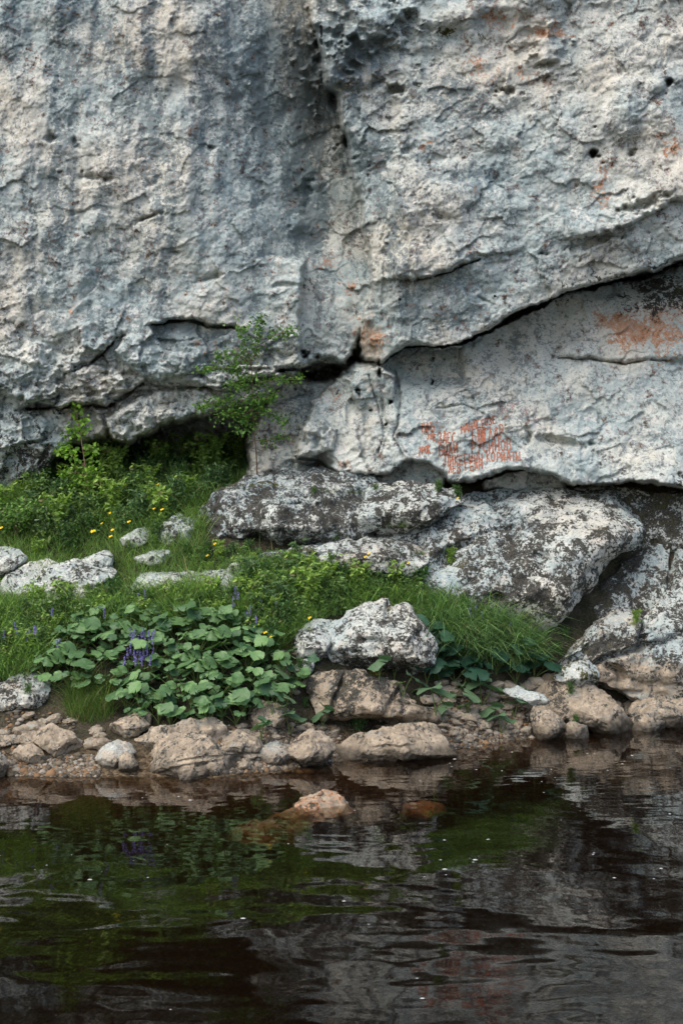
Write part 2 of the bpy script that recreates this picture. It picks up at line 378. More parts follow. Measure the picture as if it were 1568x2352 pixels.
# gouges and pockets: (u, v, ru, rv, depth)
prad = 1 + .9 * fbm(X * 6, O, Z * 6, 3, 96)
def pocket(u0, v0, ru, rv, dep, rot=0.0):
    c_, s_ = math.cos(rot), math.sin(rot); du, dv = wu * .5 + U * .5 - u0, wv * .5 + Vv * .5 - v0
    return dep * np.exp(-(prad * np.hypot((du * c_ + dv * s_) / ru, (-du * s_ + dv * c_) / rv)) ** 3)
for p_ in [(1366, 352, 10, 11, .55), (1446, 353, 9, 7, .2), (1535, 188, 9, 8, .35), (910, 205, 22, 10, .3, -.4), (800, 330, 26, 14, .35, .9), (770, 215, 18, 22, .35),
           (116, 318, 13, 9, .16), (168, 325, 7, 12, .12), (215, 408, 28, 7, .15), (340, 500, 22, 4, .15, -.3), (488, 340, 12, 7, .1), (700, 440, 12, 26, .2), (400, 580, 8, 4, .12),
           (1010, 500, 26, 8, .1, .4), (100, 935, 16, 14, .35), (620, 850, 50, 5, .2), (740, 845, 48, 20, .8), (1280, 1015, 60, 12, .25, .2), (1110, 690, 20, 3, .1, .5),
           (660, 1010, 34, 14, .3), (930, 750, 6, 10, .06), (1480, 470, 50, 10, .25, -.3), (1365, 555, 60, 8, .22, -.3), (735, 1060, 25, 14, .3), (1170, 210, 18, 8, .2), (1250, 150, 26, 8, .2, -.2), (1010, 930, 8, 3, .05),
           (250, 905, 130, 5, .12, -.05), (880, 960, 5, 60, .12), (915, 900, 5, 40, .1), (840, 960, 6, 45, .1), (660, 655, 30, 6, .1), (480, 640, 40, 5, .1, -.3), (1000, 870, 8, 70, .08, .3)]:
    Y = Y + pocket(*p_)
# bulges
for p_ in [(760, 150, 40, 60, -.3), (860, 40, 60, 60, -.2), (1255, 120, 30, 40, -.2), (690, 512, 22, 16, -.12), (700, 1020, 30, 30, -.25), (300, 960, 90, 28, -.2), (1120, 860, 60, 70, -.08), (60, 850, 60, 40, -.15), (205, 905, 50, 40, -.15)]:
    Y = Y + pocket(*p_)
tmod = .55 + 1.6 * np.clip(fbm(X * 2.2, O, Z * 2.2, 3, 97) + .15, 0, .6)
def trench(line, wdt, dep, sharp=1.5):
    global Y
    d = np.full(U.shape, 1e9); wd = np.full(U.shape, 1.0)
    uu, vv = .6 * wu + .4 * U, .6 * wv + .4 * Vv
    wdt = np.interp(np.linspace(0, 1, len(line)), np.linspace(0, 1, len(wdt)), wdt) if hasattr(wdt, '__len__') else np.full(len(line), float(wdt))
    for i in range(len(line) - 1):
        (x0, y0), (x1, y1) = line[i], line[i + 1]; ex, ey = x1 - x0, y1 - y0
        t = np.clip(((uu - x0) * ex + (vv - y0) * ey) / (ex * ex + ey * ey), 0, 1)
        di = np.hypot(uu - x0 - t * ex, vv - y0 - t * ey) / (wdt[i] + t * (wdt[i + 1] - wdt[i])); d = np.minimum(d, di)
    Y = Y + dep * np.clip(1 - (d / tmod) ** sharp, 0, 1)
trench([(878, 832), (925, 806), (1000, 793), (1060, 787), (1120, 760), (1190, 722), (1250, 696), (1310, 670), (1400, 653), (1470, 632), (1600, 590)], [1.5, 2, 3, 3, 5, 10, 6, 3, 6, 9, 7], 1.2, 3)
trench([(960, 636), (1040, 626), (1100, 596)], 4, .25, 2)
trench([(350, 744), (450, 738), (540, 752)], [2, 6, 5], .35, 2); trench([(165, 856), (205, 838), (255, 786)], 4, .25, 2)
trench([(640, 852), (700, 846), (735, 838), (775, 846)], [4, 5, 12, 9], .7, 2)
trench([(905, 850), (921, 900), (917, 960), (903, 1010), (925, 1050)], 3, .12); trench([(845, 860), (868, 930), (878, 1000), (860, 1060)], 3, .1)
trench([(1280, 818), (1350, 825), (1430, 836), (1490, 825), (1530, 829)], 3, .15); trench([(1100, 1112), (1135, 1090), (1165, 1078), (1200, 1080)], [4, 8, 8, 4], .6, 2)
trench([(1310, 1120), (1380, 1112), (1440, 1110), (1510, 1116), (1700, 1180)], [5, 8, 8, 9, 9], .8, 2); trench([(1000, 938), (1060, 930), (1110, 950)], 3, .08)
trench([(738, 60), (746, 120), (752, 200), (775, 222)], [6, 8, 7, 5], .15, 2)
trench([(430, 890), (480, 888), (540, 884), (600, 872), (650, 868)], 4, .25, 2); trench([(130, 935), (250, 938), (330, 884)], 4, .25, 2); trench([(60, 942), (130, 936)], 6, .5, 2)
trench([(690, 1052), (735, 1062), (770, 1085)], [4, 7, 4], .3, 2)
VC = at(U, Vv, Y).reshape(-1, 3)
# --- stains by position on the rock, plus painted cave and corner shade
def blob(u0, v0, ru, rv, s_, rot=0.0):
    c_, n_ = math.cos(rot), math.sin(rot); du, dv = wu - u0, wv - v0
    return s_ * np.exp(-((du * c_ + dv * n_) / ru) ** 2 - ((-du * n_ + dv * c_) / rv) ** 2)
strk = fbm(X * 2.6, O, Z * .22, 4, 61, .6)
blue = .18 + 1.0 * fbm((X + .25 * fbm(X * .7, O, Z * .7, 2, 98)) * 2.6, O, Z * .22, 5, 61, .65) + .35 * fbm(X * 5, O, Z * 2.5, 4, 99, .7) + .25 * sstep(.1, .7, fbm(X * .8, O, Z * .5, 3, 62) + .3) * sstep(800, 300, Vv)
blue = np.where((U > 850) | (Vv > 760), .18 + .35 * fbm(X * .9, O, Z * .9, 3, 63), blue)
for b_ in [(345, 200, 14, 150, .5), (400, 380, 20, 90, .3), (355, 330, 25, 60, .35), (560, 90, 40, 130, .35), (640, 330, 70, 220, .3), (700, 220, 45, 220, .6), (170, 480, 16, 160, .35), (700, 540, 60, 60, .5), (455, 780, 70, 40, .55), (400, 760, 70, 22, .5), (590, 790, 80, 40, .4),  # tall blob by the crease mixes wall stain with painted corner shade
           (770, 30, 40, 80, .4), (800, 170, 60, 70, .45), (890, 90, 70, 70, .4), (1040, 215, 60, 30, .55), (905, 540, 22, 110, .7), (870, 430, 16, 70, .5), (935, 620, 14, 40, .4), (880, 330, 60, 90, .3), (1100, 410, 70, 40, .55), (1130, 480, 60, 20, .4), (955, 740, 50, 50, .6), (1080, 730, 60, 20, .4), (1190, 790, 14, 40, .55), (1055, 850, 20, 60, .5), (1000, 970, 18, 70, .3),
           (820, 130, 80, 60, .3), (690, 930, 30, 60, .4), (1060, 640, 60, 30, .3), (150, 80, 60, 90, .2), (1440, 560, 100, 30, .15), (520, 1000, 30, 30, .3)]:
    blue = blue + 1.5 * blob(*b_)
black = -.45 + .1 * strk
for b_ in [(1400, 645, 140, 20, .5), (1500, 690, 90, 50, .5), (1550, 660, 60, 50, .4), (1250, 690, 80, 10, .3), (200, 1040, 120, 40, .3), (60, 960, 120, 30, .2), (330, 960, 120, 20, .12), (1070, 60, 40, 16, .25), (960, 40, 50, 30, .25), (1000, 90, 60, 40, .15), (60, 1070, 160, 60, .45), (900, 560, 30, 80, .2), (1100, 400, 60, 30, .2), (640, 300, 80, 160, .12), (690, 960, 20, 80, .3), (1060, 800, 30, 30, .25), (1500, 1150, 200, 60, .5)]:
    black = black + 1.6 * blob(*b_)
orng = -.38 + 0 * U
for b_ in [(1440, 770, 60, 50, .7), (1400, 735, 80, 18, .6, .3), (1530, 740, 70, 70, .7), (1250, 60, 160, 30, .3), (1100, 120, 60, 50, .2), (1540, 690, 60, 40, .35), (1385, 430, 26, 55, .5), (1540, 330, 50, 60, .4), (1250, 75, 40, 26, .5), (1110, 165, 30, 30, .4), (1200, 180, 24, 20, .45), (1260, 210, 14, 30, .45), (860, 775, 40, 40, .5), (760, 910, 30, 16, .45), (790, 1070, 20, 20, .55), (745, 1050, 18, 14, .4), (985, 330, 22, 6, .7, -.6), (1140, 40, 50, 26, .35), (750, 600, 40, 16, .35), (170, 715, 5, 16, .7), (680, 1010, 20, 14, .35), (1130, 945, 50, 12, .15), (800, 655, 14, 18, .5), (1480, 1140, 40, 40, .3)]:
    orng = orng + 1.45 * blob(*b_)
moss = -.8 + 0 * U
for b_ in [(1015, 75, 34, 14, .95), (1105, 90, 30, 12, 1.0), (925, 30, 26, 14, .6), (740, 850, 40, 10, .3), (1100, 1095, 60, 12, .6), (910, 1075, 14, 8, .7), (990, 1080, 14, 10, .6), (1500, 1130, 90, 20, .5), (1560, 660, 30, 16, .6)]:
    moss = moss + 1.6 * blob(*b_)
tan = -.05 + .25 * fbm(X * .6, O, Z * .6, 3, 66) + .25 * sstep(760, 840, U) * sstep(350, 600, Vv) * sstep(900, 850, U)
for b_ in [(960, 850, 90, 60, .3), (380, 920, 120, 20, .35), (640, 1010, 80, 60, .35), (1400, 640, 90, 10, .4), (1450, 660, 80, 14, .45), (850, 780, 40, 60, .3), (770, 640, 40, 60, .25), (760, 950, 60, 60, .2), (90, 1020, 200, 40, .3), (1200, 60, 260, 26, .2)]:
    tan = tan + blob(*b_)
wet = np.clip(blob(500, 1000, 140, 30, .2), 0, 1)
black = black + .35 * (win == NBK) + .25 * sstep(930, 1010, Vv) * sstep(230, 120, U)  # paints cave-depth shade, plus overhang shade and black rock at lower left
stain_shade = np.stack([blue, black, orng], -1).reshape(-1, 3); gt = np.stack([moss, tan, wet], -1).reshape(-1, 3)
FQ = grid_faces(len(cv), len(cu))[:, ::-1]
wf = win[:-1, :-1].ravel()
NB = len(blocks); part_of = np.select([np.isin(wf, [NB - 7, NB - 6]), np.isin(wf, [NB - 5, NB - 4, NB - 3])], [1, 2], 0)
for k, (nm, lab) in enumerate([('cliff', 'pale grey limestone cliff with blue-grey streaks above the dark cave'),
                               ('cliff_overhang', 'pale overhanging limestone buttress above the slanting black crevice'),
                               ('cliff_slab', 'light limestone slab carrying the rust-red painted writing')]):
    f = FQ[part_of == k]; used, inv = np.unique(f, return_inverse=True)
    o = mesh_obj(nm, VC[used], inv.reshape(-1, 4), m_cliff, attrs={'stain_shade': stain_shade[used], 'ground_tint': gt[used]})
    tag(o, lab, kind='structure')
    if k == 2: slab = o
bvh_cliff = BVHTree.FromPolygons([tuple(p) for p in VC[np.unique(FQ[(part_of == 2)])]], [tuple(r) for r in np.unique(FQ[part_of == 2], return_inverse=True)[1].reshape(-1, 4)])


# ------------------------------------------------------------------ boulders and stones
bvh_ground = BVHTree.FromPolygons([tuple(p) for p in Vg], [tuple(f) for f in grid_faces(len(gy), len(gx))])
def ghit(u, v):
    """depth at which the line of sight through (u, v) meets bank or water"""
    d = Vector(((u - 784) / F, 1, -(v - 1176) / F)); h = bvh_ground.ray_cast(Vector((0, 0, CAMZ)), d.normalized())
    Yg = h[0].y if h[0] is not None else 30
    return min(Yg, CAMZ * F / (v - 1176)) if v > 1180 else Yg

def rock(name, label, cat, poly, seed, D=None, Yf=None, lean=.55, tan=.6, lich=.1, top_lich=.0, rough=1.0, res=(120, 64), moss=-.75, blue=.1, group=None, blobs=(), scale=1.0, under=.25, wetv=True, orange=-.4, bulges=(), chisel=16):
    poly = np.asarray(poly, float); c = (poly.max(0) + poly.min(0)) / 2; c = (c + poly.mean(0)) / 2
    if group == SR: poly = c + (poly - c) * (1.10, 1.18)
    npH, nT = res
    phi = np.linspace(0, 2 * math.pi, npH, endpoint=False)
    # ray / polygon radius
    R = np.zeros(npH); n = len(poly)
    for i in range(n):
        a_, b_ = poly[i] - c, poly[(i + 1) % n] - c
        den = np.cos(phi) * (b_[1] - a_[1]) - np.sin(phi) * (b_[0] - a_[0])
        den = np.where(abs(den) < 1e-9, 1e-9, den)
        t = (a_[0] * (b_[1] - a_[1]) - a_[1] * (b_[0] - a_[0])) / den
        s_ = (a_[0] * np.sin(phi) - a_[1] * np.cos(phi)) / den
        R = np.where((t > 0) & (s_ >= -1e-6) & (s_ <= 1 + 1e-6), np.maximum(R, t), R)
    k = np.array([.25, .5, .25]); R = np.convolve(np.concatenate([R[-1:], R, R[:1]]), k, 'valid')
    vb = poly[:, 1].max(); vt = poly[:, 1].min(); wpx = np.ptp(poly[:, 0])
    if Yf is None: Yf = ghit(c[0], min(vb, 2300) - 2) - .12
    ppm = F / Yf
    if D is None: D = .75 * min(wpx, 2.0 * (vb - vt)) / ppm
    th = np.linspace(.03, math.pi - .03, nT)
    th = th + .0 * th
    TH, PH = np.meshgrid(th, phi, indexing='ij'); RR = np.broadcast_to(R, TH.shape)
    s_ = np.sin(TH) ** .62
    u = c[0] + RR * s_ * np.cos(PH); v = c[1] + RR * s_ * np.sin(PH)
    hz = np.clip((vb - v) / (vb - vt), 0, 1)
    Y = Yf + D / 2 - np.sign(np.cos(TH)) * np.abs(np.cos(TH)) ** .8 * D / 2
    Hm = (vb - vt) / ppm
    Y = Y + lean * Hm * np.clip(hz - .25, 0, 1) ** 1.2 + under * D * np.clip(.3 - hz, 0, 1)
    P = at(u, v, Y).reshape(-1, 3)
    Fq = grid_faces(nT, npH, True)
    rg_ = np.random.default_rng(seed); hx = wpx / ppm / 2; hzz = Hm / 2; C0 = at(c[0], c[1], Yf + D / 2)
    Q = (P - C0) / np.array([hx, D / 2, hzz]); Q[:, 1] -= lean * Hm * np.clip(Q[:, 2] * .5 + .25, 0, 1) ** 1.2 / (D / 2)
    if group == SR: chisel += 10
    for k in range(chisel):
        nn = rg_.normal(0, 1, 3) * (.62, .4, .62); nn[1] = -abs(nn[1]) - .42
        nn /= np.linalg.norm(nn); of = rg_.uniform(.56 if group == SR else .64, .92); ex = np.maximum(Q @ nn - of, 0); Q -= (ex * .99)[:, None] * nn
    Q[:, 1] += lean * Hm * np.clip(Q[:, 2] * .5 + .25, 0, 1) ** 1.2 / (D / 2)
    P = Q * np.array([hx, D / 2, hzz]) + C0
    N = vnormals(P, Fq)
    size = max(wpx, vb - vt) / ppm
    q = P / size
    wob = np.stack([fbm(q[:, 0] * 3 + i * 9, q[:, 1] * 3, q[:, 2] * 3, 3, seed + i) for i in range(3)], 1)
    fa, ca = facet3(q * 2.3 + .25 * wob + seed, seed, 1.0); fb, cb = facet3(q * 6 + .5 * wob, seed + 1, 1.0); fc, cc = facet3(q * 15 + wob, seed + 2, 1.0)
    fn = fbm(P[:, 0] * 5, P[:, 1] * 5, P[:, 2] * 5, 6, seed + 5, .62)
    edge = (.35 + .65 * np.abs(np.cos(TH)) ** .5).ravel()
    rz_ = q[:, 2] * 9 + q[:, 0] * 2 + 1.4 * wob[:, 0]; strata = (np.abs((rz_ % 1) - .5) * 2) ** 6
    dis = size * (.045 * fa * edge + .030 * fb + .018 * fc - .007 * strata * sstep(0, .4, wob[:, 1])) * rough + .026 * min(size, 1.0) * fn * (1 + .8 * np.abs(fn))
    P = P + N * dis[:, None]
    uu, vv = uv_of(P)
    NLAB = None
    for (u0, v0, ru, rv, dd, rot) in bulges:
        if rv < 9: dd *= .45; ru *= .7
        u0, v0 = u0 + 5 * fbm(P[:, 0] * 3, P[:, 1], P[:, 2] * 3, 3, seed + 31), v0 + 9 * fbm(P[:, 0] * 3, P[:, 1], P[:, 2] * 3, 3, seed + 32)
        c_, s2 = math.cos(rot), math.sin(rot); du, dv = uu - u0, vv - v0
        P[:, 1] += dd * np.exp(-(((du * c_ + dv * s2) / ru) ** 2 + ((-du * s2 + dv * c_) / rv) ** 2) ** 1.5) * (TH.ravel() < 1.6)
    N2 = vnormals(P, Fq)
    hz2 = np.clip((vb - vv) / (vb - vt), 0, 1)
    jit = fbm(P[:, 0] * 2.2, P[:, 1] * 2.2, P[:, 2] * 2.2, 3, seed + 8)
    lich = lich + .08
    st = np.stack([blue + .2 * jit, lich + top_lich * sstep(.15, .7, hz2 + .5 * jit) + .2 * jit, orange + 0 * jit], 1)
    g_ = np.stack([moss + .25 * jit, tan + .3 * jit, sstep(.24, .07, P[:, 2] + .10 * jit) if wetv else 0 * jit], 1)
    for (ch, u0, v0, ru, rv, ss, rot) in blobs:
        c_, s2 = math.cos(rot), math.sin(rot); du, dv = uu - u0, vv - v0
        w_ = ss * np.exp(-((du * c_ + dv * s2) / ru) ** 2 - ((-du * s2 + dv * c_) / rv) ** 2)
        if ch == 't': g_[:, 1] += w_
        elif ch == 'm': g_[:, 0] += w_ * 1.9
        elif ch == 'k': st[:, 1] += w_
        elif ch == 'o': st[:, 2] += w_
        elif ch == 'b': st[:, 0] += w_
    base = P[P[:, 2].argmin()].copy(); base[:2] = P[:, :2].mean(0)
    r0, r1 = np.arange(npH), (nT - 1) * npH + np.arange(npH); i0 = len(P)
    P = np.concatenate([P, P[r0].mean(0)[None], P[r1].mean(0)[None]])
    st = np.concatenate([st, st[:1], st[-1:]]); g_ = np.concatenate([g_, g_[:1], g_[-1:]])
    caps = np.concatenate([np.stack([r0 * 0 + i0, np.roll(r0, -1), r0], 1), np.stack([r1 * 0 + i0 + 1, r1, np.roll(r1, -1)], 1)])
    o = mesh_obj(name, P, [Fq, caps], m_rock, attrs={'stain_shade': st, 'ground_tint': g_}, loc=base)
    tag(o, label, cat, group); ALLROCK.append((P, Fq)); return o
ALLROCK = []
SR = 'boulders along the waterline'; BR = 'big lichened boulders below the cliff'
# --- large rocks of the bank
rock('boulder', 'large white boulder blotched with black lichen, widest rock right of the bank', 'boulder',
     [(770, 1262), (800, 1240), (900, 1215), (985, 1190), (1064, 1135), (1144, 1112), (1190, 1104), (1240, 1105), (1314, 1122), (1410, 1126), (1470, 1180), (1484, 1216), (1462, 1246), (1384, 1291), (1334, 1345), (1270, 1430), (1200, 1480), (1060, 1450), (930, 1400), (820, 1345), (772, 1300)],
     101, D=1.7, Yf=19.3, lean=.75, tan=.22, lich=.30, blue=.35, res=(380, 220), chisel=7, rough=1.1, group=BR,
     blobs=[('k', 1180, 1290, 190, 60, .2, .3), ('k', 1200, 1380, 120, 60, .3, 0), ('k', 1050, 1255, 60, 16, .3, -.3), ('k', 1160, 1265, 60, 14, .25, 0), ('k', 1390, 1160, 70, 40, .22, .5), ('k', 1120, 1180, 120, 50, -.25, 0), ('k', 940, 1250, 90, 30, .12, -.2), ('b', 1190, 1200, 40, 50, .45, 0), ('m', 1360, 1160, 50, 40, .3, .4), ('m', 1060, 1285, 30, 25, .5, 0), ('k', 1330, 1200, 80, 40, -.1, 0), ('k', 1290, 1340, 60, 30, .2, -.7)],
     bulges=[(1060, 1252, 50, 10, .18, -.4), (1140, 1372, 18, 12, .2, 0), (1240, 1280, 20, 12, .15, 0), (960, 1262, 12, 30, .15, .5), (1030, 1290, 30, 22, .18, 0), (1150, 1218, 60, 6, .12, -.2), (1245, 1300, 12, 8, .15, .3)])
rock('boulder', 'long dark grey flat-topped boulder with black crust and mossy top', 'boulder',
     [(416, 1240), (420, 1205), (440, 1180), (478, 1148), (512, 1120), (560, 1098), (650, 1080), (780, 1076), (850, 1092), (880, 1120), (885, 1160), (870, 1200), (840, 1240), (760, 1262), (620, 1275), (460, 1290), (430, 1268)],
     111, D=1.3, Yf=19.5, lean=.75, tan=.1, lich=.46, blue=.9, res=(340, 170), chisel=16, rough=1.3, group=BR,
     blobs=[('k', 520, 1210, 60, 30, .45, 0), ('k', 640, 1180, 160, 26, .25, .05), ('k', 820, 1195, 120, 24, .25, 0), ('m', 620, 1112, 60, 9, .6, 0), ('m', 760, 1120, 140, 8, .4, .05), ('m', 900, 1210, 80, 12, .4, -.3), ('k', 990, 1140, 50, 14, -.4, -.2), ('m', 540, 1118, 30, 8, .4, 0)],
     bulges=[(700, 1160, 200, 5, .1, .03), (640, 1225, 160, 6, .14, .02), (900, 1150, 100, 5, .12, .1)])
rock('boulder', 'broken black and white slab on the ledge right of the dark boulder', 'boulder',
     [(820, 1150), (840, 1118), (900, 1102), (1000, 1112), (1062, 1128), (1075, 1150), (1020, 1180), (960, 1215), (880, 1235), (830, 1215)],
     113, D=.9, Yf=19.75, lean=.7, tan=.1, lich=.45, blue=.4, res=(180, 90), rough=1.3, group=BR)
rock('boulder', 'low cream ledge of rock under the dark flat-topped boulder', 'boulder',
     [(520, 1300), (560, 1280), (640, 1262), (740, 1250), (830, 1236), (900, 1228), (980, 1240), (1000, 1280), (930, 1335), (800, 1345), (600, 1340), (530, 1325)],
     112, D=.9, Yf=19.3, lean=.7, tan=.3, lich=.3, blue=.25, res=(200, 90), rough=.8, group=BR, blobs=[('k', 880, 1275, 90, 20, .25, 0), ('m', 700, 1262, 60, 8, .5, 0)], bulges=[(760, 1275, 120, 6, .12, -.1), (640, 1290, 90, 6, .12, 0)])
rock('boulder', 'dark mossy rock inside the black recess under the slab at the right', 'boulder',
     [(1290, 1150), (1330, 1122), (1440, 1112), (1560, 1130), (1750, 1150), (1750, 1330), (1550, 1300), (1400, 1290), (1320, 1220)],
     122, D=.8, Yf=20.85, lean=.3, tan=.2, lich=.75, moss=-.1, blue=.3, res=(180, 90), group=BR)
rock('boulder', 'tall mossy dark wedge of rock behind the slanting crack at the right edge', 'boulder',
     [(1265, 1470), (1275, 1435), (1330, 1370), (1390, 1300), (1450, 1255), (1500, 1228), (1545, 1214), (1700, 1190), (1850, 1300), (1850, 1480), (1700, 1640), (1560, 1600), (1400, 1560), (1300, 1540)],
     121, D=1.6, Yf=19.95, lean=.5, tan=.2, lich=.5, blue=.2, chisel=3, res=(300, 170), rough=.8, group=BR,
     blobs=[('k', 1380, 1345, 130, 40, .5, -.75), ('k', 1400, 1350, 90, 45, .3, -.75), ('m', 1380, 1400, 90, 40, .3, -.6), ('k', 1520, 1270, 26, 70, -.4, .2), ('k', 1560, 1330, 40, 40, .1, 0)], bulges=[(1420, 1330, 150, 8, .15, -.72), (1545, 1290, 8, 60, .2, .1)])  # black blobs along the slanting crack paint the shade of its gap
rock('boulder', 'rounded tan and grey boulder speckled with black, low at the right edge', 'boulder',
     [(1262, 1560), (1268, 1525), (1300, 1492), (1338, 1450), (1350, 1425), (1400, 1403), (1450, 1410), (1478, 1432), (1520, 1370), (1568, 1330), (1680, 1290), (1800, 1400), (1800, 1560), (1680, 1640), (1540, 1640), (1440, 1612), (1370, 1575), (1300, 1580)],
     131, D=1.5, Yf=19.1, lean=.55, tan=.45, lich=.38, blue=.15, chisel=6, res=(300, 170), rough=.9, group=BR,
     blobs=[('k', 1350, 1500, 80, 45, .25, 0), ('k', 1420, 1415, 50, 14, -.5, 0), ('t', 1450, 1560, 110, 40, .5, 0), ('k', 1450, 1570, 110, 36, -.45, 0), ('m', 1330, 1490, 40, 30, .25, 0), ('t', 1540, 1420, 60, 80, -.5, 0), ('k', 1540, 1400, 60, 80, .06, 0)],
     bulges=[(1440, 1500, 120, 9, .22, -.35), (1410, 1540, 26, 10, .2, .4), (1480, 1450, 10, 50, .2, .3), (1430, 1590, 60, 8, .2, 0)])
rock('boulder', 'small dark mossy knob of rock at the foot of the right boulder', 'boulder',
     [(1268, 1555), (1275, 1535), (1320, 1522), (1350, 1515), (1372, 1535), (1380, 1560), (1350, 1580), (1300, 1580)], 132, D=.5, Yf=18.9, tan=.1, lich=.35, moss=.3, res=(100, 50), group=BR)
rock('boulder', 'humped white-topped boulder with black crust in the middle of the bank', 'boulder',
     [(727, 1530)] + PA((185, 570), (215, 470), (205, 400), (240, 335), (330, 262), (440, 165), (560, 118), (690, 88), (745, 108), (775, 148), (870, 103), (918, 130), (965, 205), (1030, 285), (1110, 380), (1135, 520), (1120, 640), (900, 700), (500, 700), (200, 700)),
     141, D=1.2, Yf=17.7, lean=.75, tan=.3, lich=.46, blue=.2, res=(260, 140), group=BR, rough=.8,
     blobs=[('k', 830, 1400, 100, 26, -.35, -.3), ('k', 770, 1440, 30, 50, -.25, .3), ('k', 940, 1430, 40, 50, .2, 0), ('m', 890, 1500, 90, 30, .15, 0), ('k', 860, 1525, 100, 16, .2, 0)],
     bulges=[(893, 1400, 8, 30, .15, .2), (840, 1470, 110, 7, .12, .05), (800, 1500, 60, 8, .14, 0), (950, 1470, 40, 6, .12, -.8)])
rock('boulder', 'low grey boulder leaning on the left flank of the humped white boulder', 'boulder',
     PA((-60, 540), (0, 360), (60, 285), (160, 232), (270, 240), (340, 260), (300, 400), (230, 520), (180, 600), (60, 620), (-40, 600)),
     142, D=.8, Yf=17.85, lean=.7, tan=.05, lich=.18, blue=.3, res=(130, 70), group=BR)
rock('boulder', 'small black and white crusted stone wedged under the humped boulder', 'boulder',
     PA((-20, 660), (0, 600), (60, 555), (135, 558), (160, 600), (120, 680), (40, 700)), 143, D=.35, Yf=17.75, tan=.1, lich=.35, res=(90, 44), group=BR)
rock('boulder', 'brown cracked boulder with a mossy black top, in front of the humped boulder', 'boulder',
     PA((95, 760), (135, 705), (210, 668), (330, 650), (545, 652), (590, 695), (700, 700), (880, 778), (930, 850), (960, 930), (1100, 960), (1165, 1030), (1140, 1110), (950, 1130), (700, 1140), (500, 1150), (300, 1110), (165, 1030), (120, 900)),
     151, D=1.0, Yf=16.95, lean=.45, tan=.9, lich=.02, blue=-.1, res=(240, 130), group=BR, top_lich=.55, rough=1.1,
     blobs=[('k', 765, 1600, 14, 50, .35, .2), ('m', 820, 1575, 60, 18, .5, 0), ('k', 900, 1585, 60, 20, .2, .3)], under=.6,
     bulges=[(850, 1665, 90, 14, .35, -.1), (780, 1670, 40, 20, .2, 0), (900, 1610, 6, 40, .12, .5), (770, 1610, 6, 60, .14, .3), (930, 1620, 60, 5, .08, .3)])
# --- left white rocks between the grasses
rock('boulder', 'pale cream pitted rock rising out of the long grass at the left', 'boulder',
     [(20, 1395), (60, 1340), (100, 1305), (165, 1288), (240, 1282), (275, 1292), (272, 1318), (228, 1345), (200, 1385), (120, 1410)], 161, D=.9, Yf=18.5, lean=.7, tan=.12, lich=.08, res=(180, 90), group=BR, blobs=[('k', 190, 1320, 40, 20, .25, 0)], bulges=[(165, 1322, 9, 8, .15, 0), (120, 1360, 90, 5, .08, -.4)])
rock('boulder', 'pale grey sloping rock behind the cream pitted rock, cut by the left edge', 'boulder',
     [(-120, 1420), (-80, 1340), (0, 1352), (20, 1318), (60, 1290), (110, 1280), (140, 1295), (110, 1340), (60, 1400), (-20, 1440)], 162, D=.9, Yf=18.7, lean=.7, tan=.08, lich=.08, blue=.2, res=(150, 80), group=BR)
rock('boulder', 'grey rock at the left edge under the bushy herbs', 'boulder',
     [(-120, 1320), (-100, 1260), (0, 1255), (50, 1262), (64, 1285), (30, 1310), (-10, 1335)], 163, D=.8, Yf=19.0, lean=.7, tan=.08, lich=.12, blue=.2, res=(120, 60), group=BR)
rock('boulder', 'small smooth pale rock between grass and herbs near the dark boulder', 'boulder',
     [(298, 1298), (305, 1283), (340, 1268), (372, 1258), (392, 1262), (396, 1280), (370, 1300), (330, 1310)], 164, D=.5, Yf=19.4, lean=.6, tan=.15, lich=.02, res=(90, 50), group=BR)
rock('boulder', 'flat cream ledge just above the long grass in the middle', 'boulder',
     [(280, 1350), (300, 1318), (360, 1308), (450, 1312), (560, 1310), (600, 1325), (590, 1370), (450, 1390), (320, 1385)], 165, D=.9, Yf=18.75, lean=.9, tan=.2, lich=.05, res=(150, 70), group=BR, bulges=[(440, 1330, 100, 5, .12, 0)])
rock('boulder', 'grey lumpy rock on the herb slope left of the dark boulder', 'boulder',
     [(325, 1260), (335, 1230), (360, 1208), (400, 1185), (440, 1165), (460, 1180), (440, 1230), (430, 1270), (380, 1275)], 166, D=.7, Yf=19.75, lean=.7, tan=.0, lich=.15, blue=.45, res=(120, 60), group=BR)
rock('boulder', 'small pale rock half buried in herbs above the smooth pale rock', 'boulder',
     [(265, 1262), (275, 1240), (300, 1222), (335, 1208), (352, 1215), (340, 1245), (300, 1268)], 167, D=.4, Yf=19.75, lean=.7, tan=.1, lich=.1, res=(90, 46), group=BR)
rock('boulder', 'low cream rock half hidden behind grass blades below the dark boulder', 'boulder',
     [(505, 1315), (520, 1295), (560, 1282), (590, 1285), (596, 1305), (560, 1325)], 168, D=.4, Yf=19.2, lean=.7, tan=.1, lich=.05, res=(80, 44), group=BR)
rock('boulder', 'grey rock on the herb slope with a whitish top', 'boulder',
     [(170, 1330), (180, 1290), (220, 1270), (250, 1262), (262, 1280), (250, 1310)], 169, D=.5, Yf=19.2, lean=.7, tan=.05, lich=.1, blue=.2, res=(80, 44), group=BR)
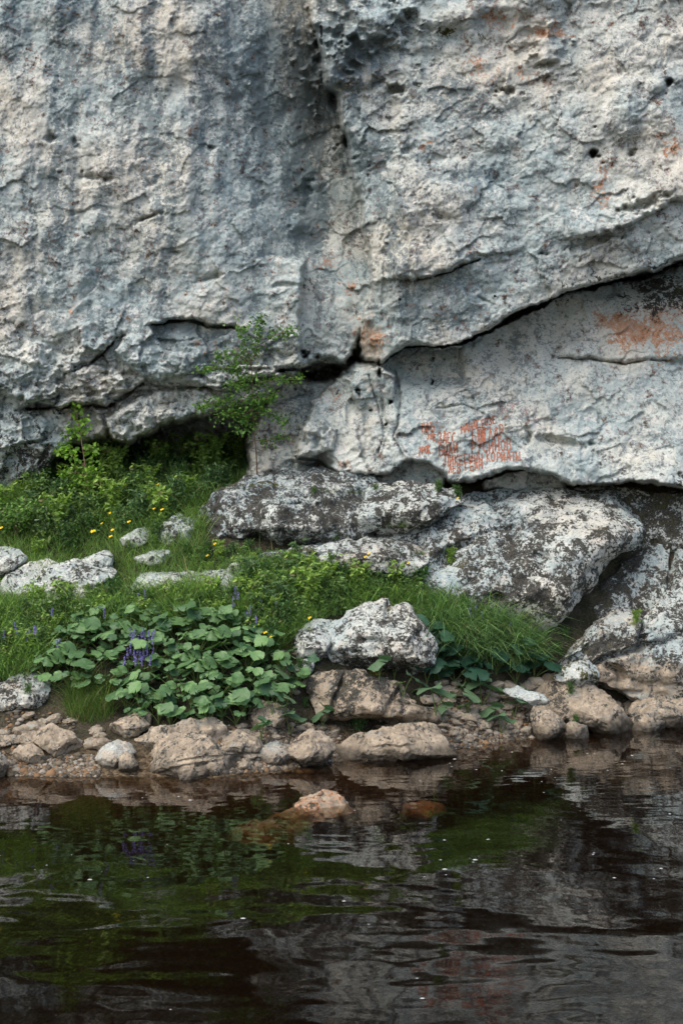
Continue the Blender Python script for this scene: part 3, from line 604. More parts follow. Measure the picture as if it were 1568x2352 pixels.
# --- waterline rocks
rock('rock', 'black-and-white crusted rock jutting from the left edge of the bank', 'rock',
     P5((-140, 480), (-80, 410), (0, 372), (60, 350), (130, 318), (205, 322), (236, 348), (226, 395), (200, 440), (170, 490), (90, 520), (0, 530), (-100, 530)), 201, lean=.7, tan=.42, lich=.05, top_lich=.2, res=(170, 90), D=.8, group=SR, blobs=[('k', 100, 1590, 22, 26, .2, 0)], under=.5)
rock('rock', 'brown three-cornered rock with a pointed top above the pebbles', 'rock',
     P5((150, 655), (165, 618), (190, 590), (200, 566), (240, 568), (295, 585), (332, 600), (372, 655), (375, 700), (300, 715), (200, 705)), 202, lean=.45, tan=.95, lich=-.2, blue=-.2, res=(140, 70), group=SR, rough=.8, D=.5)
rock('rock', 'rounded tan rock low at the left, next to the brown three-cornered rock', 'rock',
     P5((60, 720), (66, 690), (90, 660), (150, 650), (190, 680), (206, 715), (180, 742), (90, 745)), 203, lean=.4, tan=.85, lich=-.2, blue=-.2, res=(120, 60), group=SR, rough=.7, D=.45)
rock('rock', 'dark flat brown rock cut by the left edge at the waterline', 'rock',
     P5((-90, 650), (-40, 622), (0, 612), (70, 610), (88, 632), (60, 655), (-40, 672)), 204, lean=.5, tan=.75, lich=.0, res=(100, 50), group=SR, D=.45)
rock('rock', 'pale tan slab leaning between the flat rock and the brown rock', 'rock',
     P5((78, 640), (105, 603), (150, 590), (185, 596), (170, 645), (120, 665)), 205, lean=.7, tan=.8, lich=-.1, res=(90, 50), group=SR, D=.4)
rock('rock', 'dark wet rock at the left edge standing in the water', 'rock',
     P5((-80, 760), (-60, 700), (0, 690), (30, 715), (34, 760), (10, 800), (-60, 800)), 206, lean=.3, tan=.7, lich=.2, res=(90, 50), group=SR, D=.5)
rock('rock', 'brown rock with a black-crusted top pointing up to the broad leaves', 'rock',
     P5((500, 580), (520, 553), (560, 535), (605, 518), (640, 500), (668, 494), (688, 520), (684, 560), (640, 600), (570, 625), (510, 612)), 207, lean=.5, tan=.8, lich=-.05, top_lich=.32, res=(130, 66), group=SR, under=.8, D=.5)
rock('rock', 'bright cream-pink rock, palest of those by the pebbles', 'rock',
     P5((438, 740), (450, 700), (465, 675), (500, 650), (540, 634), (600, 655), (622, 685), (590, 705), (560, 735), (520, 760), (460, 762)), 208, lean=.6, tan=.5, lich=-.3, blue=-.3, res=(130, 66), group=SR, D=.55)
rock('rock', 'small dull grey-brown rock between the pink rock and the big wet rock', 'rock',
     P5((528, 760), (545, 712), (580, 690), (610, 700), (634, 740), (645, 775), (560, 785)), 209, lean=.5, tan=.7, lich=.1, res=(90, 50), group=SR, D=.4)
rock('rock', 'long tan slab lying behind the big wet rock', 'rock',
     P5((600, 660), (620, 632), (700, 588), (760, 574), (820, 560), (870, 545), (930, 533), (985, 530), (1004, 555), (1024, 590), (1020, 640), (900, 680), (740, 720), (640, 700)), 210, lean=.6, tan=.85, lich=-.1, res=(180, 90), group=SR, D=.8, blobs=[('k', 390, 1672, 24, 6, .5, -.4)])
rock('rock', 'biggest tan rock, standing half in the water, cracked across its face', 'rock',
     P5((645, 830), (655, 770), (668, 745), (645, 712), (690, 680), (740, 648), (800, 620), (880, 604), (925, 612), (965, 645), (1010, 680), (1060, 688), (1112, 705), (1142, 752), (1136, 800), (1110, 850), (900, 880), (700, 870)), 211, Yf=15.35, lean=.6, tan=.85, lich=-.12, blue=-.1, res=(260, 140), group=SR, D=1.1, blobs=[('k', 430, 1728, 26, 8, .35, 0), ('k', 445, 1742, 20, 5, .35, 0)],
     bulges=[(450, 1745, 90, 4, .1, -.15), (420, 1765, 120, 4, .1, -.2), (540, 1760, 14, 30, .12, .3)])
rock('rock', 'flat-topped brown rock right of the biggest tan rock', 'rock',
     P5((975, 655), (1000, 612), (1040, 592), (1085, 590), (1130, 606), (1190, 624), (1204, 655), (1180, 700), (1120, 720), (1050, 720), (990, 700)), 212, lean=.7, tan=.85, lich=-.1, res=(130, 66), group=SR, D=.7, under=.7)
rock('rock', 'low cream rock dipping into the water between two larger ones', 'rock',
     P5((1175, 700), (1205, 662), (1260, 642), (1330, 652), (1345, 690), (1320, 725), (1270, 750), (1200, 745)), 213, lean=.7, tan=.6, lich=-.1, res=(110, 60), group=SR, D=.5)
rock('rock', 'blocky orange-tan rock standing alone at the water edge in the middle', 'rock',
     P5((1332, 745), (1336, 680), (1345, 640), (1385, 612), (1422, 589), (1485, 603), (1522, 632), (1534, 680), (1520, 730), (1430, 752)), 214, lean=.5, tan=.85, lich=-.05, res=(130, 70), group=SR, D=.6, orange=-.05, rough=1.1)
rock('rock', 'pinkish three-sided rock with black spots under the broad leaves', 'rock',
     P5((1135, 585), (1140, 530), (1150, 470), (1188, 450), (1240, 462), (1322, 485), (1325, 530), (1290, 590), (1200, 610)), 215, lean=.4, tan=.7, lich=-.1, res=(110, 60), group=SR, D=.5, blobs=[('k', 580, 1650, 26, 18, .45, 0)])
rock('rock', 'long sandy slab with a rounded top lying in the water, middle of the shore', 'rock',
     P6((-50, 720), (-40, 680), (0, 645), (60, 616), (140, 605), (220, 582), (290, 564), (370, 562), (410, 578), (440, 612), (490, 658), (505, 700), (470, 750), (300, 765), (60, 765)), 216, lean=.7, tan=.85, lich=-.15, blue=-.2, res=(220, 110), group=SR, D=.9, rough=.8, Yf=16.45, bulges=[(900, 1718, 90, 4, .07, -.1), (840, 1700, 8, 30, .08, .6)])
rock('rock', 'large tan wedge with a speckled peak sloping down into the water at the right', 'rock',
     P6((880, 440), (895, 380), (935, 350), (1000, 340), (1080, 342), (1130, 378), (1220, 428), (1262, 480), (1335, 548), (1325, 600), (1190, 610), (1140, 560), (1040, 540), (960, 510), (900, 480)), 217, lean=.6, tan=.85, lich=-.15, blue=-.2, res=(220, 110), group=SR, D=.9, Yf=18.55, rough=.7, under=.5, blobs=[('k', 1290, 1580, 45, 18, .45, .2), ('k', 1300, 1620, 20, 20, .25, 0)])
rock('rock', 'flat bright white stone on the pebbles beside the tan wedge', 'rock',
     P6((732, 404), (780, 398), (830, 397), (900, 412), (945, 436), (958, 468), (900, 478), (850, 450), (780, 425)), 218, lean=.6, tan=-.3, lich=-.4, blue=-.4, res=(100, 50), group=SR, D=.35, Yf=18.5)
rock('rock', 'upright brown rock in front of the tan wedge, foot in the water', 'rock',
     P6((868, 540), (870, 500), (888, 477), (930, 484), (990, 518), (1030, 560), (1042, 610), (1020, 640), (910, 640), (885, 590)), 219, lean=.5, tan=.9, lich=-.05, res=(110, 60), group=SR, D=.5, Yf=18.1)
rock('rock', 'dark low rock in the shadow under the tan wedge', 'rock',
     P6((1020, 610), (1030, 560), (1055, 545), (1120, 562), (1130, 620), (1040, 640)), 220, lean=.4, tan=.7, lich=.1, res=(80, 44), group=SR, D=.4, Yf=18.3)
rock('rock', 'flat pinkish ledge at the waterline cut by the right edge', 'rock',
     P6((1335, 500), (1350, 462), (1385, 442), (1412, 434), (1500, 438), (1600, 444), (1700, 450), (1700, 560), (1600, 585), (1480, 560), (1360, 545)), 221, lean=.7, tan=.8, lich=-.1, res=(150, 70), group=SR, D=.7, Yf=19.0, under=.8)
rock('rock', 'dark wet rock under the flat pinkish ledge at the right edge', 'rock',
     P6((1320, 590), (1330, 530), (1400, 510), (1490, 530), (1500, 590), (1400, 610)), 222, lean=.3, tan=.6, lich=.2, res=(80, 44), group=SR, D=.4, Yf=18.95)
rock('rock', 'orange-brown rock breaking the water surface out from the shore', 'rock',
     [(600, 1905), (630, 1878), (668, 1862), (705, 1838), (745, 1823), (770, 1828), (790, 1850), (815, 1866), (800, 1900), (700, 1920)], 223, Yf=13.75, D=.9, lean=.9, tan=.95, lich=-.1, blue=-.1, res=(160, 80), orange=.36, group=SR, rough=.8, wetv=False)
rock('rock', 'sunken yellowish slab left of the orange-brown rock in the water', 'rock',
     [(520, 1930), (560, 1898), (640, 1886), (700, 1896), (720, 1925), (660, 1950), (540, 1950)], 224, Yf=13.2, D=1.0, lean=1.2, tan=.6, lich=-.4, moss=.45, res=(90, 44), orange=-.2, group=SR, wetv=False)
rock('rock', 'sunken orange slab right of the rock in the water', 'rock',
     [(915, 1880), (930, 1852), (975, 1842), (1015, 1850), (1025, 1872), (970, 1890)], 225, Yf=14.3, D=.8, lean=1.0, tan=.95, lich=-.4, res=(90, 44), orange=.45, group=SR, wetv=False)
# --- rubble: small individual stones, copies of six shapes
protos = []
for i in range(6):
    ph = np.linspace(0, 2 * math.pi, 9, endpoint=False); r_ = 20 * (.8 + .4 * rng.random(9))
    o = rock('stone', None, None, np.stack([784 + r_ * 1.2 * np.cos(ph), 1176 + r_ * .8 * np.sin(ph)], 1), 300 + i, D=.28, Yf=17, lean=.3, tan=.75, lich=(-.25, -.1, .05)[i % 3], blue=-.1, res=(44, 24), rough=2.0, wetv=False)
    ALLROCK.pop(); protos.append(o)
used = [False] * 6
zones = [  # polygon, count, size range, label, group
    ([(620, 1590), (640, 1500), (700, 1500), (720, 1560), (690, 1620)], 16, (.3, .9), 'stone left of the humped boulder', 'stones left of the humped boulder'),
    ([(330, 1700), (350, 1660), (520, 1690), (560, 1740), (480, 1760), (340, 1745)], 0, (.1, .2), '', ''),
    (P5((330, 610), (370, 560), (500, 590), (520, 640), (460, 720), (350, 720)), 8, (.5, 1.1), 'brown stone left of the cream-pink rock', 'stones left of the pink rock'),
    (P5((0, 690), (60, 640), (90, 600), (0, 590), (-60, 620), (-60, 700)), 6, (.4, .8), 'brown stone at the left edge of shore', 'stones at the left edge'),
    (P5((60, 600), (150, 500), (330, 520), (340, 580), (200, 580)), 6, (.6, 1.3), 'dark stone behind the three-cornered rock', 'stones behind the three-cornered rock'),
    (P5((1010, 600), (1140, 560), (1340, 600), (1340, 640), (1180, 620)), 14, (.3, .7), 'stone in the gap left of brown boulder', 'stones in the shaded gap'),
    (P5((1100, 700), (1190, 700), (1190, 760), (1120, 760)), 8, (.4, .8), 'dark stone beside the low cream rock', 'stones by the low cream rock'),
    (P5((1350, 560), (1560, 560), (1560, 640), (1500, 600), (1400, 600)), 12, (.3, .7), 'dark stone under the brown cracked boulder', 'stones under the cracked boulder'),
    (P6((440, 560), (520, 400), (760, 380), (880, 480), (880, 600), (540, 640), (470, 620)), 95, (.3, .85), 'tan stone on the little beach', 'stones of the little beach'),
    (P6((340, 440), (420, 360), (560, 350), (520, 460), (420, 520)), 24, (.4, .9), 'pale stone at foot of humped boulder', 'stones at the foot of the humped boulder'),
    (P6((700, 380), (900, 350), (960, 360), (880, 400)), 8, (.6, 1.2), 'brown stone behind the flat white stone', 'stones behind the white stone'),
    (P6((1240, 460), (1350, 460), (1350, 540), (1300, 540)), 12, (.4, .8), 'stone in gap right of tan wedge', 'stones in the right gap'),
    (P5((200, 700), (330, 720), (460, 720), (440, 770), (200, 780), (80, 760)), 12, (.2, .45), 'rounded stone among the left pebbles', 'stones among the pebbles'),
]
def inside(u, v, poly): return bool(sdist(np.array([u]), np.array([v]), poly)[0] > 0)
def gz(x, y): return float(gheight(np.array([x]), np.array([y]))[0])
def scatter(poly, n, jit=0):
    """n points on the ground whose feet lie in the given patch of bank"""
    poly = np.asarray(poly, float); res = []
    Ys = [ghit(p[0], p[1]) for p in poly]; y0, y1 = min(Ys) - .3, max(Ys) + .3
    xs = [(p[0] - 784) * yy / F for p, yy in zip(poly, Ys)]; x0, x1 = min(xs) - .3, max(xs) + .3
    k = 0
    while len(res) < n and k < 60:
        k += 1; m = max(n * 3, 50)
        x = rng.uniform(x0, x1, m); y = rng.uniform(y0, y1, m); z = gheight(x, y)
        P = np.stack([x, y, z], 1); u, v = uv_of(P); d = sdist(u, v, poly)
        res += list(P[(d > 0) & (z > -.08)])
    return np.array(res[:n]) if res else np.zeros((0, 3))
for poly, n, (s0, s1), lab, grp in zones:
    for p in (scatter(poly, n) if n else []):
        k = rng.integers(6)
        o = protos[k] if not used[k] else protos[k].copy()
        if used[k]: COL.objects.link(o)
        used[k] = True
        s_ = rng.uniform(s0, s1); o.scale = (s_, s_ * rng.uniform(.8, 1.1), s_ * rng.uniform(.6, 1.0))
        o.rotation_euler = (rng.uniform(-.3, .3), rng.uniform(-.3, .3), rng.uniform(0, 6.28))
        o.location = (p[0], p[1], max(p[2], -.1) - .05 * s_)
        k2 = ', larger' if s_ > s0 + .66 * (s1 - s0) else (', small' if s_ < s0 + .33 * (s1 - s0) else '')
        ux = 784 + p[0] * F / p[1]
        if 'little beach' in lab: k2 += ', by the sandy slab' if ux < 1060 else (', by the upright rock' if ux > 1150 else ', mid-beach')
        if 'foot of humped' in lab: k2 += ', left part' if ux < 1010 else ', right part'
        hh = ', low by the water' if p[2] < .15 else (', higher up the bank' if p[2] > .45 else '')
        tag(o, lab + k2 + hh, 'stone', grp)
for k in range(6):
    if not used[k]: bpy.data.objects.remove(protos[k])
# gravel: uncountable pebbles
def pebbles(polys, name):
    ico = np.array([(1, 0, 0), (-1, 0, 0), (0, 1, 0), (0, -1, 0), (0, 0, 1), (0, 0, -1), (.6, .6, .5), (-.6, .6, .5), (.6, -.6, .5), (-.6, -.6, .5)], float)
    fc = np.array([(4, 8, 0), (4, 0, 6), (4, 6, 2), (4, 2, 7), (4, 7, 1), (4, 1, 9), (4, 9, 3), (4, 3, 8), (8, 3, 0), (0, 2, 6), (2, 1, 7), (1, 3, 9), (5, 0, 3), (5, 2, 0), (5, 1, 2), (5, 3, 1)])
    P = np.concatenate([scatter(pl, n) for pl, n in polys]); n = len(P)
    s_ = rng.gamma(2.2, .008, n) + .008; an = rng.uniform(0, 6.28, n)
    sc = s_[:, None] * rng.uniform(.6, 1.2, (n, 3)) * (1, 1, .7)
    V = ico[None] * sc[:, None] * rng.uniform(.8, 1.2, (n, 10, 1))
    V = np.stack([V[..., 0] * np.cos(an)[:, None] - V[..., 1] * np.sin(an)[:, None], V[..., 0] * np.sin(an)[:, None] + V[..., 1] * np.cos(an)[:, None], V[..., 2]], -1) + P[:, None]
    Fc = (fc[None] + (np.arange(n) * 10)[:, None, None]).reshape(-1, 3)
    pal = np.array([(.17, .135, .095), (.11, .09, .06), (.25, .22, .18), (.07, .06, .045), (.20, .12, .06), (.13, .11, .085)])
    t_ = np.repeat(pal[rng.integers(0, 6, n)] * rng.uniform(.7, 1.1, (n, 1)), 10, 0)
    o = mesh_obj(name, V.reshape(-1, 3), Fc, m_peb, attrs={'tint': t_}); tag(o, 'mixed brown and grey pebbles between the shore rocks', 'gravel', kind='stuff')
tp = NT('pebble_stone'); tp.set(tp.out.inputs[0], tp.n('ShaderNodeBsdfPrincipled', {'Base Color': tp.mix(1.0, tp.n('ShaderNodeAttribute', attribute_name='tint').outputs['Color'], tp.mix(tp.noise(tp.n('ShaderNodeTexCoord').outputs['Object'], 90, 4), (.6, .6, .6), (1.3, 1.3, 1.3)), 'MULTIPLY'), 'Roughness': .75, 'Specular IOR Level': .3}).outputs[0]); m_peb = tp.m
pebbles([(P5((0, 790), (60, 700), (200, 690), (460, 700), (460, 800), (200, 800)), 1800), (P6((380, 660), (430, 420), (760, 380), (900, 480), (900, 660), (500, 700)), 4500), (P5((1000, 780), (1000, 560), (1560, 560), (1560, 780)), 3500), (P5((-60, 700), (60, 480), (340, 520), (340, 640), (60, 700)), 500), (P6((900, 640), (1200, 440), (1500, 450), (1500, 600)), 1500)], 'gravel')


# ------------------------------------------------------------------ water
wx_ = seq(-40, -6.2, 6.2, 40.5, .035, .9); wy_ = np.concatenate([np.arange(-8, 6, .5), np.arange(6, 20.6, .03), np.arange(20.6, 24, .4)])
XX, YY = np.meshgrid(wx_, wy_)
def wave(x, y):
    q = .55 * fbm(x * .5, y * .5, 0 * x, 2, 70); q2 = .55 * fbm(x * .5, y * .5, 0 * x + 4, 2, 71)
    far = sstep(10.5, 15.5, y)
    big_ = perlin(x * .85 + q, y * .85 + q2, x * 0 + .2, 72) * (.013 - .0085 * far)
    mid = perlin(x * 1.9 + 2 * q, y * 2.6 + 2 * q2, x * 0 + .7, 73) * (.0046 - .0026 * far)
    lo = perlin(x * 4.5 + 3 * q, y * 7.5 + 3 * q2, x * 0 + .1, 74) * (.0008 + .0004 * far)
    fine = perlin(x * 9, y * 22, x * 0 + .4, 75) * .00028 * (.3 + far)
    return big_ + mid + lo + fine
ZZ = wave(XX, YY)
nr, nc = XX.shape
Vw = np.stack([XX, YY, ZZ], -1).reshape(-1, 3); Fw = grid_faces(nr, nc)
ring = np.concatenate([np.arange(nc), np.arange(1, nr) * nc + nc - 1, (nr - 1) * nc + np.arange(nc - 2, -1, -1), np.arange(nr - 2, 0, -1) * nc])
low = Vw[ring].copy(); low[:, 2] = -2.6; nb = len(ring); i0 = len(Vw)
j = np.arange(nb); jn = (j + 1) % nb
Fs = np.stack([ring[jn], ring[j], i0 + j, i0 + jn], 1)
cen = len(Vw) + nb
Vw = np.concatenate([Vw, low, [[0, 8, -2.6]]])
Fb = np.stack([i0 + jn, i0 + j, j * 0 + cen], 1)
tw = NT('river_water')
fr = tw.n('ShaderNodeFresnel', {'IOR': 1.333}).outputs[0]
gl = tw.n('ShaderNodeBsdfGlossy', {'Color': (.95, .95, .95), 'Roughness': 0.03}); trn0 = tw.n('ShaderNodeBsdfTransparent', {'Color': (.95, .93, .88)}); dif = tw.n('ShaderNodeBsdfDiffuse', {'Color': (.034, .018, .009)}); trn = tw.n('ShaderNodeMixShader', {0: .12, 1: trn0.outputs[0], 2: dif.outputs[0]})
tw.set(tw.out.inputs[0], tw.n('ShaderNodeMixShader', {0: fr, 1: trn.outputs[0], 2: gl.outputs[0]}).outputs[0])
tw.set(tw.out.inputs[1], tw.n('ShaderNodeVolumeAbsorption', {'Color': (.50, .30, .08), 'Density': 3.4}).outputs[0])
wat = mesh_obj('river_water', Vw, [Fw, Fs, Fb], tw.m); tag(wat, kind='structure')
# foam flecks drifting on the surface
n = 110
fx = rng.uniform(-5.2, 5.2, n); fy = rng.uniform(8.2, 18, n)
cl = rng.random(n) < .6; fy = np.where(cl, np.where(rng.random(n) < .5, rng.normal(11.9, .35, n), rng.normal(16.6, .9, n)), fy)
fx = np.where(cl & (fy < 13.5), np.where(rng.random(n) < .55, rng.uniform(-4.6, -1.2, n), rng.uniform(.6, 3.4, n)), np.where(cl, rng.uniform(.8, 5.2, n), fx))
ok = fy < shore(fx) - .3; fx, fy = fx[ok], fy[ok]; n = len(fx)
ph = np.linspace(0, 6.283, 7, endpoint=False)
r_ = rng.gamma(2.0, .0028, n) + .003
ringv = np.stack([fx[:, None] + r_[:, None] * 1.5 * np.cos(ph), fy[:, None] + r_[:, None] * np.sin(ph), wave(fx, fy)[:, None] + .001 + 0 * ph], -1)
topv = np.stack([fx, fy, wave(fx, fy) + r_ * .5], -1)[:, None]
Vf = np.concatenate([ringv, topv], 1).reshape(-1, 3)
Ff = np.array([(i, (i + 1) % 7, 7) for i in range(7)])[None] + (np.arange(n) * 8)[:, None, None]
foam = mesh_obj('foam', Vf, Ff.reshape(-1, 3), simple('foam_white', (.35, .35, .33), (.5, .5, .48), 50, .6)); tag(foam, 'scattered white foam flecks drifting on the dark water', 'foam', kind='stuff')


# ------------------------------------------------------------------ vegetation
rv = []; rf = []; off = 0
for P_, F_ in ALLROCK:
    rv.append(P_); rf.append(F_ + off); off += len(P_)
rv.append(Vg); rf.append(grid_faces(len(gy), len(gx)) + off)
bvh_all = BVHTree.FromPolygons(np.concatenate(rv).tolist(), np.concatenate(rf).tolist())
def hit(u, v):
    d = Vector(((u - 784) / F, 1, -(v - 1176) / F)).normalized(); h = bvh_all.ray_cast(Vector((0, 0, CAMZ)), d)
    return np.array(h[0]) if h[0] is not None else at(u, v, 20.0)

def ribbons(roots, dirs, lens, widths, droop, tint, nseg=4, side=None):
    """blades: root, unit direction, length, width, sideways droop; returns verts, faces, tints"""
    n = len(roots); t = np.linspace(0, 1, nseg + 1)
    hd = np.stack([dirs[:, 0], dirs[:, 1], 0 * lens], 1); hd /= np.linalg.norm(hd, axis=1, keepdims=True) + 1e-9
    c = roots[:, None] + dirs[:, None] * (lens[:, None] * t)[..., None] + hd[:, None] * (droop[:, None] * lens[:, None] * t ** 2.2)[..., None] * .8
    c[..., 2] -= droop[:, None] * lens[:, None] * t ** 2.6 * .75
    an = rng.uniform(0, math.pi, n); sd = np.stack([np.cos(an), np.sin(an), 0 * an], 1)
    w = widths[:, None] * np.clip(1.05 - t ** 1.7, .03, 1) * .5
    a_ = c - sd[:, None] * w[..., None]; b_ = c + sd[:, None] * w[..., None]
    V = np.stack([a_, b_], 2).reshape(-1, 3)
    k = np.arange(nseg) * 2; f = np.stack([k, k + 1, k + 3, k + 2], 1)
    Fc = (f[None] + (np.arange(n) * (nseg + 1) * 2)[:, None, None]).reshape(-1, 4)
    return V, Fc, np.repeat(tint, (nseg + 1) * 2, 0)

def tints(n, lo, hi, dry=.03):
    t = rng.random((n, 1)); c = np.array(lo) * (1 - t) + np.array(hi) * t; c = c * rng.uniform(.65, 1.4, (n, 1))
    c[rng.random(n) < dry] = (.22, .20, .09); return c

def grass(roots, name, L, w=.006, droop=(.1, .9), lo=(.035, .075, .018), hi=(.10, .17, .035), label='', mat=None, lean=.35, kind='stuff', cat='grass', group=None, dry=.03):
    n = len(roots); d = rng.normal(0, lean, (n, 3)); d[:, 2] = 1; d[:, 1] -= .12; d /= np.linalg.norm(d, axis=1, keepdims=True)
    cl = .7 + .6 * (fbm(roots[:, 0] * 2, roots[:, 1] * 2, roots[:, 0] * 0, 3, 80) + .5)
    V, Fc, T = ribbons(roots - (0, 0, .02), d, rng.uniform(L[0], L[1], n) * np.clip(cl, .6, 1.3), rng.uniform(.6, 1.3, n) * w, rng.uniform(droop[0], droop[1], n), tints(n, lo, hi, dry))
    o = mesh_obj(name, V, Fc, mat or m_grass, attrs={'tint': T}, loc=roots[roots[:, 2].argmin()].copy())
    return tag(o, label, cat, group, kind)

G1 = scatter([(-80, 1560), (-80, 1375), (60, 1392), (200, 1392), (300, 1378), (430, 1370), (560, 1362), (590, 1335), (720, 1322), (860, 1345), (960, 1360), (985, 1430), (900, 1400), (760, 1415), (690, 1460), (630, 1500), (560, 1470), (400, 1450), (200, 1455), (120, 1500), (60, 1565)], 34000)
grass(G1, 'grass', (.2, .55), .013, (.1, .9), (.07, .14, .04), (.30, .47, .14), 'lush bright green grass band across the bank above the broad leaves')
G2 = scatter([(950, 1365), (1060, 1400), (1150, 1440), (1230, 1470), (1255, 1530), (1120, 1530), (1010, 1500), (985, 1450)], 4600)
grass(G2, 'grass', (.28, .75), .019, (.2, 1.2), (.055, .12, .045), (.24, .39, .14), 'long arching grass spilling down right of the humped white boulder')
G3 = scatter([(-80, 1290), (-80, 1130), (60, 1110), (200, 1085), (300, 1062), (420, 1040), (560, 1036), (690, 1050), (660, 1085), (560, 1125), (480, 1200), (460, 1310), (600, 1290), (600, 1340), (300, 1360), (0, 1340), (0, 1280)], 42000)
grass(G3, 'grass', (.18, .48), .010, (.1, .9), (.07, .13, .04), (.27, .42, .12), 'grass covering the slope below the dark cave')
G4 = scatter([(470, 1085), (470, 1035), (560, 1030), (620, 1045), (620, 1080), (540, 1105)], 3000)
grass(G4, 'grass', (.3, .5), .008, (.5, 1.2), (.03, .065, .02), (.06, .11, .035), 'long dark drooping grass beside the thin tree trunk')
G5 = scatter([(155, 1655), (150, 1590), (200, 1570), (255, 1580), (262, 1650), (210, 1668)], 900)
grass(G5, 'grass', (.3, .55), .009, (.1, .6), (.06, .12, .025), (.13, .20, .05), 'upright pale green grass in front of the broad leaves at the left', dry=.12)
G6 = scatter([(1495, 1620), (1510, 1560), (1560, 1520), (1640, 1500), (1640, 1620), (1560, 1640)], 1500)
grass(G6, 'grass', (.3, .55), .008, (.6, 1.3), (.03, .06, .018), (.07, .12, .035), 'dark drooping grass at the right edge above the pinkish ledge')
G7 = scatter([(640, 1560), (600, 1520), (620, 1480), (690, 1470), (700, 1520)], 500)
grass(G7, 'grass', (.1, .22), .006, (.1, .6), (.07, .10, .03), (.14, .17, .05), 'short yellowish grass left of the humped boulder', dry=.2)

G8 = scatter([(-80, 1500), (-80, 1380), (200, 1385), (420, 1370), (560, 1350), (600, 1325), (760, 1310), (960, 1350), (1200, 1440), (1200, 1490), (1000, 1440), (760, 1400), (560, 1440), (300, 1430), (100, 1470)], 700)
grass(G8, 'grass', (.45, .8), .016, (.2, .9), (.09, .17, .03), (.32, .50, .12), 'tall broad pale green blades rising out of the grass band', dry=.15, lean=.28)
G9 = scatter([(-80, 1260), (0, 1120), (200, 1095), (300, 1070), (420, 1045), (560, 1040), (640, 1060), (540, 1120), (440, 1200), (300, 1270)], 500)
grass(G9, 'grass', (.4, .7), .013, (.2, .9), (.09, .17, .03), (.30, .48, .12), 'tall pale blades and stalks on the slope below the cave', dry=.15, lean=.28)

# leaf clouds -------------------------------------------------------
def leaves(P, size, tint, up=.5, fold=.25, aspect=1.5):
    n = len(P); nrm = rng.normal(0, 1, (n, 3)) * (1 - up); nrm[:, 2] += up * 1.3; nrm[:, 1] -= up * .7
    nrm /= np.linalg.norm(nrm, axis=1, keepdims=True)
    a_ = np.cross(nrm, rng.normal(0, 1, (n, 3))); a_ /= np.linalg.norm(a_, axis=1, keepdims=True); b_ = np.cross(nrm, a_)
    L = (size * rng.uniform(.6, 1.3, n))[:, None]; W = L / aspect / 2
    V = np.stack([P, P + a_ * L * .28 + b_ * W * .9 + nrm * W * fold, P + a_ * L * .68 + b_ * W * .7 + nrm * W * fold, P + a_ * L,
                  P + a_ * L * .68 - b_ * W * .7 + nrm * W * fold, P + a_ * L * .28 - b_ * W * .9 + nrm * W * fold], 1).reshape(-1, 3)
    q = np.arange(n)[:, None, None] * 6
    Fc = (np.array([(0, 1, 2, 3), (0, 3, 4, 5)])[None] + q).reshape(-1, 4)
    return V, Fc, np.repeat(tint, 6, 0)

def tube(pts, r0, r1, ns=6):
    pts = np.asarray(pts, float); n = len(pts); T = np.gradient(pts, axis=0); T /= np.linalg.norm(T, axis=1, keepdims=True) + 1e-9
    ref = np.where(np.abs(T[:, 2:]) > .9, [[1., 0, 0]], [[0, 0, 1.]]); A = np.cross(T, ref); A /= np.linalg.norm(A, axis=1, keepdims=True); B = np.cross(T, A)
    ph = np.linspace(0, 2 * math.pi, ns, endpoint=False); r = np.linspace(r0, r1, n)[:, None, None]
    V = pts[:, None] + r * (np.cos(ph)[None, :, None] * A[:, None] + np.sin(ph)[None, :, None] * B[:, None])
    return V.reshape(-1, 3), grid_faces(n, ns, True)
def join(parts):
    V, Fq, off = [], [], 0
    for v, f in parts: V.append(v); Fq.append(f + off); off += len(v)
    return np.concatenate(V), np.concatenate(Fq)
def smooth_line(pts, k=4):
    pts = np.asarray(pts, float); t = np.arange(len(pts)); tt = np.linspace(0, len(pts) - 1, (len(pts) - 1) * k + 1)
    return np.stack([np.interp(tt, t, pts[:, i]) for i in range(pts.shape[1])], 1)

